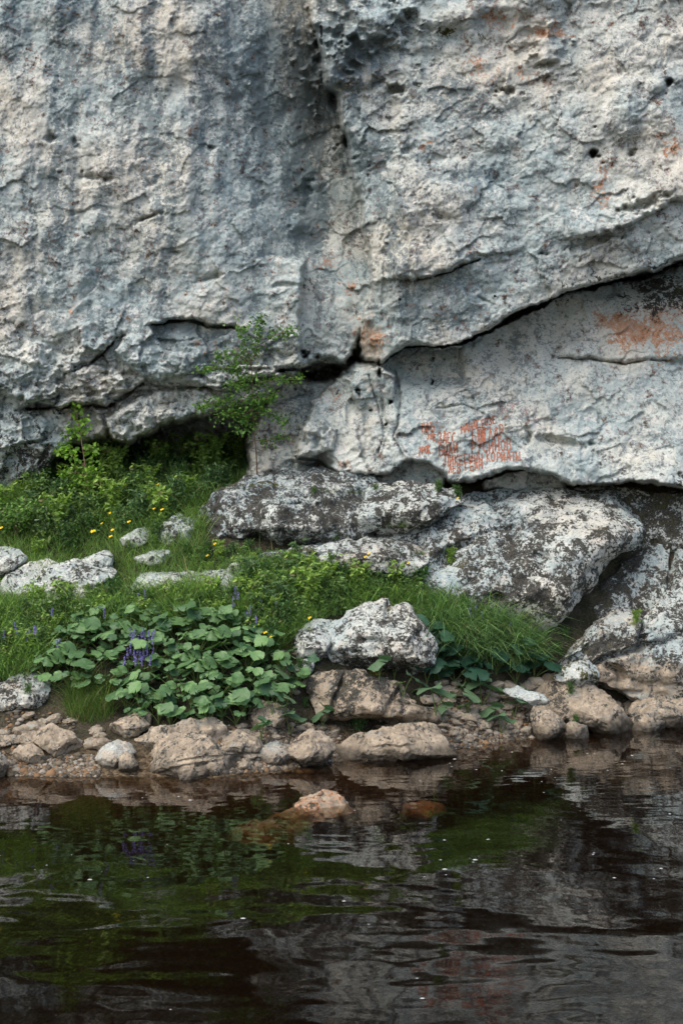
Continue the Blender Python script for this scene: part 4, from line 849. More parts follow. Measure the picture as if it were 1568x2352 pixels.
# broad-leaved plants -------------------------------------------------
def broad_leaf(c, r, nrm, az, col):
    m, rg = 26, 4; ph = np.linspace(.16, 2 * math.pi - .16, m)
    edge = (1.0 + .12 * np.cos(ph) * -1 + .07 * np.sin(ph * 5 + rng.uniform(0, 6)) + .05 * np.sin(ph * 9 + rng.uniform(0, 6)) + .04 * np.sin(ph * 12.5)) * (1 - .25 * np.exp(-((ph - math.pi) / .9) ** 2) * -.35)
    V = [[0, 0, 0]]; 
    cup, wv_, fo = rng.uniform(-.25, .35), rng.uniform(.05, .16), rng.uniform(0, 6)
    for k in range(1, rg + 1):
        q = k / rg; rr = edge * q
        z = cup * q * q + wv_ * q * q * np.sin(ph * 3 + fo) + .03 * q * np.abs(np.sin(ph * 3.5)) - .12 * q * q * (np.cos(ph) < -.3)
        V += list(np.stack([rr * np.cos(ph), rr * np.sin(ph) * .95, z], 1))
    V = np.array(V) * r
    n = nrm / np.linalg.norm(nrm); a_ = np.array([math.cos(az), math.sin(az), 0]); a_ = a_ - n * (a_ @ n); a_ /= np.linalg.norm(a_); b_ = np.cross(n, a_)
    V = c + V[:, :1] * a_ + V[:, 1:2] * b_ + V[:, 2:] * n
    Fq = [(0, 1 + j, 2 + j, 2 + j) for j in range(m - 1)]
    tri = np.array([(0, 1 + j, 2 + j) for j in range(m - 1)])
    quads = np.array([(1 + (k - 1) * m + j, 1 + k * m + j, 1 + k * m + j + 1, 1 + (k - 1) * m + j + 1) for k in range(1, rg) for j in range(m - 1)])
    return V, tri, quads, np.repeat(np.array(col)[None], len(V), 0)
def bur_proto(i, nl, H, rr, lo, hi):
    root = empty('butterbur', (0, 0, 0)); Vs, Ts, Qs, Cs, st, off = [], [], [], [], [], 0
    for k in range(nl):
        az = k * 2.4 + rng.uniform(-.4, .4); R_ = rng.uniform(.05, .24) * (1 if nl > 2 else .4); h = H * rng.uniform(.5, 1.0); top = np.array([R_ * math.cos(az), R_ * math.sin(az) - .05, h])
        nrm = np.array([.5 * math.cos(az) + rng.uniform(-.4, .4), .4 * math.sin(az) - .28 + rng.uniform(-.4, .35), 1.0])
        tt = rng.random(); col = np.array(lo) * (1 - tt) + np.array(hi) * tt
        if rng.random() < .003: col = np.array((.26, .22, .05))
        V, T, Q, C = broad_leaf(top, rng.uniform(*rr), nrm, -1.57 + rng.uniform(-1.2, 1.2), col)
        Vs.append(V); Ts.append(T + off); Qs.append(Q + off); Cs.append(C); off += len(V)
        t = np.linspace(0, 1, 6)[:, None]; st.append(tube(np.concatenate([top[:2] * t ** 1.6, np.full((6, 0), 0)], 1) if False else np.concatenate([top[None, :2] * t ** 1.6, top[2] * t], 1), .006, .004, 5))
    mesh_obj('leaves', np.concatenate(Vs), [np.concatenate(Ts), np.concatenate(Qs)], m_bur, root, {'tint': np.concatenate(Cs)})
    V, Q = join(st); mesh_obj('stems', V, Q, m_stem, root)
    return root
LO, HI = (.03, .08, .035), (.15, .27, .10)
bur = [bur_proto(i, [9, 11, 8, 10, 7, 9, 11, 8][i], [.30, .24, .36, .28, .38, .26, .32, .2][i], [(.04, .10), (.035, .08), (.06, .115), (.045, .10)][i % 4], LO, HI) for i in range(8)]
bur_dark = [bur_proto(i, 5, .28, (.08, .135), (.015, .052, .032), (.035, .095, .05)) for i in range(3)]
bur_small = [bur_proto(i, 2, .22, (.06, .12), (.05, .11, .06), (.11, .18, .09)) for i in range(4)]
taken = set()
def place(protos_, pts, smin, smax, labf, cat, group):
    for i, p in enumerate(pts):
        pr = protos_[i % len(protos_)]
        o = pr if pr.name not in taken else copy_tree(pr)
        taken.add(pr.name); sc = rng.uniform(smin, smax); o.scale = (sc, sc, sc * rng.uniform(.85, 1.15)); o.rotation_euler = (0, 0, rng.uniform(-.9, .9)); o.location = p - np.array([0, 0, .02])
        tag(o, labf(i, p), cat, group)
def spread(pts, dmin):
    out = []
    for p in pts:
        if all(np.hypot(p[0] - q[0], p[1] - q[1]) > dmin for q in out): out.append(p)
    return out
ORD = ['first', 'second', 'third', 'fourth', 'fifth', 'sixth', 'seventh', 'eighth', 'ninth']
ORD = ORD + ['tenth', 'eleventh', 'twelfth', 'thirteenth', 'fourteenth', 'fifteenth', 'sixteenth', 'seventeenth', 'eighteenth', 'nineteenth'] + [w + x for w in ('twenty', 'thirty', 'forty') for x in ['eth'] + ['-' + k for k in ORD]]
ORD = [k.replace('twentyeth', 'twentieth').replace('thirtyeth', 'thirtieth').replace('fortyeth', 'fortieth') for k in ORD]
def ordl(n): return ORD[min(n, len(ORD) - 1)]
def ordl_old(n): return ['first', 'second', 'third', 'fourth', 'fifth', 'sixth', 'seventh', 'eighth', 'ninth', 'tenth', 'eleventh', 'twelfth', 'thirteenth', 'fourteenth', 'fifteenth', 'sixteenth', 'seventeenth', 'eighteenth', 'nineteenth', 'twentieth'][n] if n < 20 else 'last'
def row_labels(pts, what, rows):
    """labels by row up the bank and place along the row"""
    pts = sorted(pts, key=lambda p: p[1]); nR = len(rows); per = -(-len(pts) // nR); lab = {}; out = []
    for r in range(nR):
        row = sorted(pts[r * per:(r + 1) * per], key=lambda p: p[0])
        for k, p in enumerate(row): out.append(p); lab[len(out) - 1] = '%s, %s from left, %s' % (what, ordl(k), rows[r])
    return out, lab
pts = spread(scatter([(85, 1570), (120, 1500), (200, 1445), (330, 1430), (480, 1435), (600, 1480), (680, 1560), (690, 1600), (620, 1650), (560, 1665), (430, 1680), (320, 1670), (270, 1650), (260, 1590), (150, 1600)], 900), .16)[:125]
pts, lab = row_labels(pts, 'broad-leaved plant of the main patch', ['row by the shore', 'second row up', 'third row up', 'fourth row up', 'fifth row up', 'sixth row up', 'row under the grass'])
place(bur, pts, .75, 1.4, lambda i, p: lab[i], 'plant', 'broad-leaved plants of the main patch')
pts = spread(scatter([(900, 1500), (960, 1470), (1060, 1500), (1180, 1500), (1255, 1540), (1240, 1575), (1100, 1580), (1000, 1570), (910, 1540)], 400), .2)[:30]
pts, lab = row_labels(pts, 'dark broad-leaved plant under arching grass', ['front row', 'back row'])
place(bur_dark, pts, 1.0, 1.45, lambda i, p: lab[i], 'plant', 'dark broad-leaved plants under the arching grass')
spots = [(905, 1560), (925, 1600), (960, 1600), (1000, 1640), (1040, 1620), (1075, 1645), (1105, 1630), (1125, 1665), (1150, 1690), (1195, 1625), (1015, 1660), (1060, 1600), (1180, 1650), (980, 1570), (870, 1560)]
pts, lab = row_labels([hit(*q) for q in spots], 'broad-leaved sprig on the stony beach', ['lower row', 'upper row'])
place(bur_small, pts, 1.25, 1.8, lambda i, p: lab[i], 'plant', 'young broad-leaved plants on the beach')
spots = [(600, 1600), (640, 1590), (670, 1600), (690, 1570), (625, 1640), (665, 1690), (600, 1700), (740, 1680), (655, 1640), (710, 1545)]
pts, lab = row_labels([hit(*q) for q in spots], 'broad-leaved sprig left of brown boulder', ['lower row', 'upper row'])
place(bur_small, pts, 1.1, 1.6, lambda i, p: lab[i], 'plant', 'broad-leaved plants beside the brown cracked boulder')

# leafy herbs -----------------------------------------------------------
def herb_proto(name, H, ns, lo, hi, lsize, dens, spread_=.35, up=.4, aspect=2.2):
    root = empty(name, (0, 0, 0)); st = []; LP = []
    for k in range(ns):
        az = rng.uniform(0, 6.28); sp = rng.uniform(.1, spread_); h = H * rng.uniform(.6, 1.05)
        t = np.linspace(0, 1, 7)[:, None]; line = np.concatenate([sp * h * t ** 1.5 * math.cos(az) + .03 * np.sin(t * 5 + k), sp * h * t ** 1.5 * math.sin(az) + .03 * np.cos(t * 4 + k), h * t], 1)
        st.append(tube(line, .0035, .0015, 4))
        m = int(dens * h); tt = rng.random(m) ** .75; c = np.stack([np.interp(tt, t[:, 0], line[:, i]) for i in range(3)], 1)
        off = rng.normal(0, 1, (m, 3)) * (.055 * (1.25 - tt))[:, None]; off[:, 2] *= .4; LP.append(c + off)
    LP = np.concatenate(LP); V, Q, T = leaves(LP, lsize, tints(len(LP), lo, hi, .01), up, aspect=aspect)
    mesh_obj('foliage', V, Q, m_leaf, root, {'tint': T}); V, Q = join(st); mesh_obj('stems', V, Q, m_stem, root); return root
hb = [herb_proto('leafy_herb', .42, 9, (.06, .12, .035), (.20, .32, .09), .05, 190),
      herb_proto('leafy_herb', .36, 10, (.03, .075, .025), (.08, .16, .04), .042, 220),
      herb_proto('leafy_herb', .48, 7, (.10, .18, .03), (.28, .42, .09), .06, 150),
      herb_proto('leafy_herb', .32, 10, (.04, .095, .03), (.12, .22, .06), .034, 300, .5),
      herb_proto('leafy_herb', .40, 8, (.04, .09, .035), (.11, .20, .07), .06, 150, .45, .5, 3.2)]
pts = spread(scatter([(-80, 1262), (-80, 1150), (40, 1115), (150, 1085), (260, 1060), (400, 1035), (560, 1035), (640, 1055), (560, 1110), (460, 1180), (400, 1240), (240, 1275)], 1800), .13)[:200]
pts, lab = row_labels(pts, 'leafy herb on slope below cave', ['lowest row', 'second row', 'third row', 'fourth row', 'fifth row', 'sixth row', 'seventh row', 'top row'])
place(hb, pts, .9, 1.65, lambda i, p: lab[i], 'herb', 'leafy herbs on the slope below the cave')
pts = spread(scatter([(560, 1480), (560, 1360), (640, 1330), (760, 1325), (900, 1350), (970, 1375), (960, 1410), (880, 1385), (740, 1410), (680, 1450), (620, 1495)], 1200), .14)[:84]
pts, lab = row_labels(pts, 'leafy herb behind the humped boulder', ['front row', 'middle row', 'back row'])
place(hb, pts, .9, 1.55, lambda i, p: lab[i], 'herb', 'leafy herbs behind the humped boulder')
pts = spread(scatter([(-60, 1540), (-60, 1420), (100, 1410), (300, 1400), (540, 1385), (540, 1450), (300, 1440), (120, 1480), (60, 1545)], 1100), .15)[:80]
pts, lab = row_labels(pts, 'leafy herb in the left grass', ['front row', 'back row'])
place(hb, pts, .75, 1.3, lambda i, p: lab[i], 'herb', 'leafy herbs in the left grass')
pts = spread(scatter([(440, 1290), (470, 1262), (600, 1275), (640, 1300), (600, 1325), (500, 1325), (440, 1320)], 200), .13)[:22]
pts, lab = row_labels(pts, 'dark herb at foot of the dark boulder', ['front row', 'back row'])
place(hb, pts, .45, .8, lambda i, p: lab[i], 'herb', 'dark herbs at the foot of the dark boulder')
for (u, v, k, sc, l_) in [(65, 1590, 3, .5, 'small cut-leaved herb in front of the crusted rock at the left edge'), (820, 1675, 4, .75, 'thin pale herb growing against the brown cracked boulder'), (1035, 1290, 2, .55, 'bright green fern-like herb in a hollow of the large white boulder'), (1460, 1430, 2, .5, 'small green herb on the right boulder'), (470, 1290, 3, .8, 'bushy herb at the left foot of the dark flat-topped boulder'),
                       (425, 1285, 1, .8, 'dark bushy herb between smooth pale rock and dark boulder'), (505, 1290, 2, .6, 'light herb under the dark flat-topped boulder'), (560, 1275, 3, .5, 'low herb along the base of the dark flat-topped boulder'), (800, 1335, 2, .9, 'yellow-green herb with broad top behind the humped boulder'), (90, 1285, 2, .75, 'fern-like herb drooping over the pale rocks at the left'), (155, 1265, 0, .7, 'bushy herb above the cream pitted rock'), (1050, 1140, 1, .6, 'dark little herb on the ledge under the writing'), (1005, 1125, 3, .6, 'dark green herb on the ledge left of the large white boulder'),
                       (1130, 1105, 1, .5, 'herb in the dark gap under the painted slab'), (1180, 1102, 3, .55, 'small bright herb at the base of the painted slab'), (1240, 1105, 1, .5, 'low herb at the slab base, right of the writing'), (770, 1235, 3, .45, 'small herb on the ledge of the dark boulder'), (720, 1130, 3, .35, 'tiny herb on the mossy boulder top'), (860, 1125, 3, .4, 'tiny herb on the mossy ledge below the slab'), (640, 1300, 3, .6, 'herb growing over the low cream ledge'), (760, 1300, 0, .6, 'herb with yellow-green leaves in front of the cream ledge'), (1320, 1655, 3, .4, 'small herb beside the tan wedge'), (1310, 1590, 4, .5, 'thin herb behind the tan wedge'), (640, 1540, 2, .5, 'light green herb on the soil left of the humped boulder'), (600, 1500, 0, .6, 'green herb above the soil patch left of the humped boulder'), (690, 1530, 3, .45, 'small herb at the left foot of the humped boulder'), (660, 1575, 1, .45, 'dark herb between the broad leaves and the brown boulder'), (700, 1620, 1, .4, 'dark herb left of the brown cracked boulder'), (590, 1560, 3, .5, 'small-leaved herb at the right end of the broad-leaved patch'), (1000, 1560, 1, .5, 'dark herb at the right foot of the humped boulder'), (1080, 1590, 3, .4, 'small herb above the little beach'), (1150, 1600, 1, .45, 'dark herb beside the flat white stone'), (1280, 1500, 1, .6, 'dark herb in the shade of the right crack'), (1300, 1460, 3, .5, 'small herb in the right crack'), (480, 1275, 1, .7, 'dark herb hugging the left end of the dark boulder'), (355, 1260, 3, .7, 'herb covering the grey lumpy rock'), (300, 1270, 0, .6, 'herb over the half-buried pale rock')]:
    o = copy_tree(hb[k]); o.location = hit(u, v) - np.array([0, 0, .03]); o.scale = (sc, sc, sc); o.rotation_euler = (0, 0, rng.uniform(0, 6)); tag(o, l_, 'herb', 'single herbs among the rocks')
# tufts on ledges and in cracks
for (u, v, n, L, dr, lo, hi, l_) in [(925, 1205, 160, .14, .7, (.07, .12, .03), (.13, .19, .05), 'light green grass tuft on the mossy step beside the large boulder'), (750, 1128, 120, .10, .6, (.05, .09, .03), (.09, .14, .04), 'grass tuft on the mossy top of the dark boulder'), (810, 1130, 120, .10, .6, (.05, .09, .03), (.09, .14, .04), 'low grass on the ledge right of the dark boulder top'),
        (880, 1120, 90, .09, .6, (.05, .09, .03), (.10, .15, .04), 'grass tuft at the foot of the slab, left of the writing'), (1120, 1100, 150, .13, .7, (.03, .06, .02), (.07, .11, .03), 'dark grass in the gap beneath the painted slab'), (1195, 1098, 150, .16, .8, (.05, .09, .02), (.10, .15, .04), 'yellowish grass tuft right of the writing'), (1115, 1150, 60, .12, .6, (.07, .11, .03), (.13, .17, .05), 'grass tuft on the crest of the large white boulder'),
        (855, 1545, 140, .13, .4, (.12, .13, .03), (.26, .22, .05), 'yellow-brown grass tuft between the humped and the brown boulder'), (900, 1395, 60, .09, .5, (.12, .10, .04), (.20, .17, .06), 'dry little tuft on top of the humped boulder'), (1240, 1490, 120, .35, .8, (.05, .09, .02), (.11, .18, .04), 'tall grass tuft at the left foot of the right boulder'), (665, 1490, 160, .2, .5, (.06, .10, .03), (.13, .18, .05), 'feathery green tuft on the grey leaning boulder'),
        (960, 1270, 90, .14, .7, (.06, .10, .03), (.12, .17, .05), 'sparse grass in front of the large white boulder'), (640, 1290, 100, .15, .7, (.05, .1, .02), (.12, .19, .04), 'grass tuft at the base of the dark boulder'), (540, 1300, 100, .18, .7, (.05, .1, .02), (.12, .19, .04), 'grass tuft by the low cream rock'), (450, 1340, 120, .2, .7, (.06, .12, .02), (.13, .2, .04), 'grass tuft on the flat cream ledge')]:
    p = hit(u, v); R_ = p + np.stack([rng.normal(0, .09, n), rng.normal(0, .05, n), np.full(n, -.01)], 1)
    grass(R_, 'grass_tuft', (L * .6, L * 1.3), .006, (dr * .5, dr * 1.3), lo, hi, l_, lean=.5, kind=None, cat='grass tuft', group='grass tufts on ledges and in cracks')

# shrubs -------------------------------------------------------------------
def shrub(p, R_, H, n, lo, hi, ls, label, cat='shrub'):
    root = empty('shrub', p); st, LP = [], []
    for k in range(14):
        az = rng.uniform(0, 6.28); e_ = np.array([R_ * rng.uniform(.3, 1) * math.cos(az), R_ * rng.uniform(.3, 1) * math.sin(az), H * rng.uniform(.45, 1)])
        t = np.linspace(0, 1, 6)[:, None]; line = e_ * t + np.array([[0, 0, .12]]) * np.sin(t * 3.1) * H; st.append(tube(line, .008, .002, 5))
        m = n // 14; LP.append(line[rng.integers(2, 6, m)] + rng.normal(0, .09, (m, 3)) * (1, 1, .8))
    LP = np.concatenate(LP); V, Q, T = leaves(LP, ls, tints(len(LP), lo, hi, .01), .45, aspect=1.6)
    V2, Q2 = join(st); mesh_obj('branches', V2, Q2, m_bark, root); mesh_obj('foliage', V, Q, m_leaf, root, {'tint': T}); return tag(root, label, cat, 'shrubs on the slope below the cave')
shrub(hit(40, 1235), .45, .6, 1800, (.05, .11, .03), (.16, .29, .06), .055, 'round bushy shrub at the left edge under the cliff')
shrub(hit(130, 1245), .45, .5, 1700, (.02, .05, .018), (.045, .09, .03), .04, 'dark green shrub right of the round bushy shrub')
shrub(hit(-60, 1240), .5, .6, 1600, (.045, .10, .02), (.14, .25, .05), .05, 'green shrub cut by the left edge of the picture')
shrub(hit(280, 1160), .4, .35, 1200, (.06, .12, .02), (.12, .21, .035), .045, 'light green low shrub in the middle of the herb slope')
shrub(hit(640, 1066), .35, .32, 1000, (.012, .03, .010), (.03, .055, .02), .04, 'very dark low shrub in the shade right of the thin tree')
shrub(hit(500, 1050), .3, .4, 900, (.03, .065, .02), (.07, .12, .035), .05, 'leafy shrub in front of the black cave mouth')

# trees ---------------------------------------------------------------------
def PT(l, Y_): return [at(451.3 + x * .1846, 709 + y * .1846, Y_ + (x - 700) * d_ ) for x, y, d_ in l]
def tree(label, trunk, branches, dens, ls, lo, hi, r0, r1, sig, name='young_tree', clumps=()):
    base = trunk[0]; root = empty(name, base)
    V, Q = tube(smooth_line(trunk), r0, r1, 8); mesh_obj('trunk', V - base, Q, m_bark, root)
    LP = []
    for b_ in branches:
        L_ = smooth_line(b_, 6); ln = np.linalg.norm(np.diff(L_, axis=0), axis=1).sum()
        V, Q = tube(L_, .008 if ln > .4 else .006, .002, 5); mesh_obj('branch', V - base, Q, m_bark, root)
        m = int(dens * ln); t = .15 + .85 * rng.random(m) ** .8; c = np.stack([np.interp(t * (len(L_) - 1), np.arange(len(L_)), L_[:, i]) for i in range(3)], 1)
        o_ = rng.normal(0, sig, (m, 3)); o_[:, 2] = o_[:, 2] * .8 - .01; LP.append(c + o_)
    for (c, s_, m) in clumps: LP.append(c + rng.normal(0, 1, (m, 3)) * s_)
    LP = np.concatenate(LP) - base; V, Q, T = leaves(LP, ls, tints(len(LP), lo, hi, 0), .35, aspect=1.35); mesh_obj('crown', V, Q, m_leaf, root, {'tint': T})
    return tag(root, label, 'tree')
TY = 20.9
def q3(l, dy=0.0): return [at(451.3 + x * .1846, 709 + y * .1846, TY - 1.25 * (1 - y / 1880) + dy * k / max(len(l) - 1, 1)) for k, (x, y) in enumerate(l)]
trunk = q3([(765, 2300), (755, 2100), (748, 1880), (742, 1780), (730, 1660), (712, 1540), (710, 1400), (704, 1250), (698, 1100), (692, 950), (690, 800), (678, 690)])
br = [q3([(678, 690), (720, 580), (765, 460), (782, 300), (790, 180), (782, 70)], -.1), q3([(678, 690), (650, 560), (620, 480), (565, 340), (530, 190)], .1), q3([(690, 1000), (780, 930), (860, 900), (1050, 880), (1200, 880), (1310, 880)], -.2), q3([(720, 1130), (820, 1120), (900, 1110), (1000, 1040)], -.3),
      q3([(700, 1120), (500, 1150), (380, 1140), (250, 1130), (120, 1190), (40, 1240)], -.3), q3([(702, 1250), (560, 1330), (470, 1290), (380, 1300), (210, 1350)], -.35), q3([(690, 830), (540, 785), (440, 760), (300, 745), (150, 740), (20, 765)], -.2), q3([(768, 450), (880, 400), (950, 330), (1050, 300), (1150, 280), (1270, 262)], .05),
      q3([(680, 690), (580, 600), (470, 560), (340, 560), (270, 600)], -.1), q3([(735, 1640), (830, 1650), (900, 1640), (1000, 1600), (1140, 1570)], -.1), q3([(710, 1300), (850, 1290), (950, 1310), (1050, 1370), (1130, 1430)], -.2), q3([(700, 1000), (600, 950), (480, 920), (380, 960)], -.3), q3([(694, 860), (640, 830), (560, 900), (540, 1000)], -.3), q3([(704, 1250), (660, 1300), (640, 1400), (660, 1460)], -.2), q3([(700, 1050), (760, 1100), (800, 1200), (780, 1300)], -.3), q3([(680, 700), (600, 640), (500, 700), (470, 740)], -.1)]
cl = [(at(575, 880, TY - .7), (.15, .12, .14), 110), (at(585, 930, TY - .65), (.13, .12, .12), 130), (at(535, 925, TY - .65), (.24, .12, .09), 160), (at(590, 760, TY - 1.1), (.2, .1, .12), 60), (at(560, 980, TY - .6), (.12, .1, .08), 90)]
tree('slender young tree with a reddish bare lower trunk before the black cave', trunk, br, 170, .055, (.045, .11, .025), (.13, .25, .045), .014, .005, .055, clumps=cl)
def q1(l, Yb=20.6): return [at(x * .5, 644.8 + y * .5, Yb) for x, y in l]
trunk = q1([(402, 1010), (398, 930), (392, 850), (382, 780), (370, 700), (352, 620), (350, 580)])
br = [q1([(390, 850), (330, 800), (300, 760), (270, 780)]), q1([(384, 790), (420, 760), (440, 790)]), q1([(372, 710), (330, 680), (320, 700)]), q1([(372, 710), (395, 680), (385, 640)]), q1([(396, 900), (350, 880), (310, 890), (280, 870)]), q1([(396, 900), (420, 880), (430, 820)]), q1([(400, 960), (360, 930), (330, 950)]), q1([(354, 620), (350, 600), (348, 570)])]
tree('small light green sapling at the left end of the cave mouth', trunk, br, 190, .075, (.09, .19, .03), (.24, .42, .05), .010, .004, .06, name='sapling')

# flowers ---------------------------------------------------------------
def flower_base(u, v, dv): 
    p = hit(u, v + dv); top = at(u, v, p[1] - .08); return p, top
def stem_to(p, top, root, r=.0025):
    t = np.linspace(0, 1, 5)[:, None]; line = (top - p) * t; line[:, 0] += .02 * np.sin(t[:, 0] * 3.1)
    V, Q = tube(line, r, r * .7, 4); mesh_obj('stem', V, Q, m_stem, root)
def disc(c, r, nrm, npet, col=None):
    ph = np.linspace(0, 2 * math.pi, npet * 4, endpoint=False); rr = r * (.72 + .28 * np.cos(ph * npet))
    n = np.array(nrm) / np.linalg.norm(nrm); a_ = np.cross(n, (0, 0, 1.)); a_ /= np.linalg.norm(a_); b_ = np.cross(n, a_)
    ring = c + rr[:, None] * (np.cos(ph)[:, None] * a_ + np.sin(ph)[:, None] * b_) + n * r * .25
    V = np.concatenate([[c], ring]); m = len(ph); return V, np.array([(0, 1 + j, 1 + (j + 1) % m) for j in range(m)])
yl = [(212, 1221, 1.5, 'group of big yellow flowers low on the herb slope'), (295, 1199, 1.1, 'yellow flower high among the herbs, right of the big ones'), (257, 1218, 1, 'yellow flower just right of the big ones'), (253, 1233, 1, 'yellow flower below its neighbour on the herb slope'), (233, 1203, .7, 'small yellow flower above the big ones'), (362, 1113, .8, 'left flower of the yellow pair near the slope top'), (397, 1111, 1, 'upper right flower of the yellow group near the slope top'), (400, 1121, .8, 'lower right flower of the yellow group near the slope top'), (371, 1171, 1, 'yellow flower above the half-buried pale rock'), (353, 1169, .8, 'small yellow flower left of the one above the pale rock'), (492, 1250, 1, 'orange-yellow flower against the dark boulder'), (475, 1277, .8, 'yellow flower low in front of the dark boulder'), (252, 1179, 1, 'yellow flower in the middle of the herb slope'),
      (599, 1454, 1.1, 'left yellow flower left of the humped boulder'), (607, 1454, 1.1, 'middle yellow flower left of the humped boulder'), (620, 1464, .8, 'right yellow flower left of the humped boulder'), (709, 1420, 1, 'lone yellow flower in the grass above the grey leaning boulder'), (846, 1272, 1, 'upper yellow flower before the cream ledge'), (837, 1280, 1, 'lower yellow flower before the cream ledge'), (884, 1308, 1.3, 'large yellow flower in front of the large white boulder'), (936, 1294, .8, 'small yellow flower at the foot of the large white boulder'), (1049, 1145, .9, 'yellow flower on the ledge under the writing'), (2, 1213, 1, 'yellow flower at the very left edge')]
for (u, v, sc, l_) in yl:
    p, top = flower_base(u, v, 55 if v < 1240 or v > 1300 else 25); root = empty('yellow_flower', p); stem_to(p, top, root)
    V, T = disc(top - p, .021 * sc, (rng.uniform(-.4, .4), -1, .8), 5); V2, T2 = disc(top - p + np.array([.02 * sc, .01, .012]), .018 * sc, (.3, -1, .9), 5)
    mesh_obj('flower_head', np.concatenate([V, V2]), np.concatenate([T, T2 + len(V)]), m_yel, root); tag(root, l_, 'flower', 'yellow flowers on the bank')
p, top = flower_base(86, 1195, 60); root = empty('white_flower', p); stem_to(p, top, root); hd = [disc(top - p + np.array([rng.uniform(-.04, .04), rng.uniform(-.03, .03), rng.uniform(-.006, .006)]), .012, (0, -.5, 1), 4) for _ in range(14)]
V, T = [], []
o_ = 0
for a_, b_ in hd: V.append(a_); T.append(b_ + o_); o_ += len(a_)
mesh_obj('flower_head', np.concatenate(V), np.concatenate(T), m_wht, root); tag(root, 'single white flat flower head above the dark shrub', 'flower')
spk = [('spikes of the dense violet cluster in the broad leaves', 'violet flower spike of the dense cluster in the broad leaves', [(298, 1442), (304, 1450), (311, 1445), (318, 1458), (325, 1452), (330, 1440), (334, 1462), (342, 1448), (350, 1452), (356, 1446), (300, 1478), (293, 1486), (308, 1490), (316, 1480), (322, 1494), (330, 1488), (338, 1482), (345, 1504), (352, 1474), (326, 1506), (312, 1508), (286, 1506)]),
       ('violet spikes in the grass at the left', 'violet flower spike in the grass at the left', [(35, 1430), (40, 1440), (62, 1452), (68, 1446), (80, 1436), (84, 1440), (132, 1470), (137, 1466), (10, 1448), (120, 1395)]),
       ('violet spikes at the top of the grass', 'violet flower spike at top of the grass', [(240, 1395), (318, 1362), (333, 1352), (366, 1412), (540, 1345), (546, 1358), (536, 1372), (575, 1392), (568, 1400), (601, 1372), (635, 1382), (588, 1412)]),
       ('violet spikes in the arching grass', 'violet flower spike in the arching grass on the right', [(1078, 1396), (1092, 1390), (1086, 1410), (1106, 1402), (1170, 1430)])]
for grp, l_, lst in spk:
    lst = sorted(lst)
    for k, (u, v) in enumerate(lst):
        p, top = flower_base(u, v, 70); root = empty('violet_flower', p); stem_to(p, top, root, .003)
        h = rng.uniform(.11, .17); m = 60; t = rng.random(m); an = rng.uniform(0, 6.28, m); rr = .011 * (1.05 - t)
        P_ = (top - p) - np.array([0, 0, h]) + np.stack([rr * np.cos(an), rr * np.sin(an), h * t], 1)
        V, Q, T = leaves(P_, .016, tints(m, (.2, .2, .4), (.2, .2, .5), 0), .2, aspect=1.2); mesh_obj('flower_spike', V, Q, m_pur, root); tag(root, '%s, %s from the left' % (l_, ordl(k)), 'flower', grp)


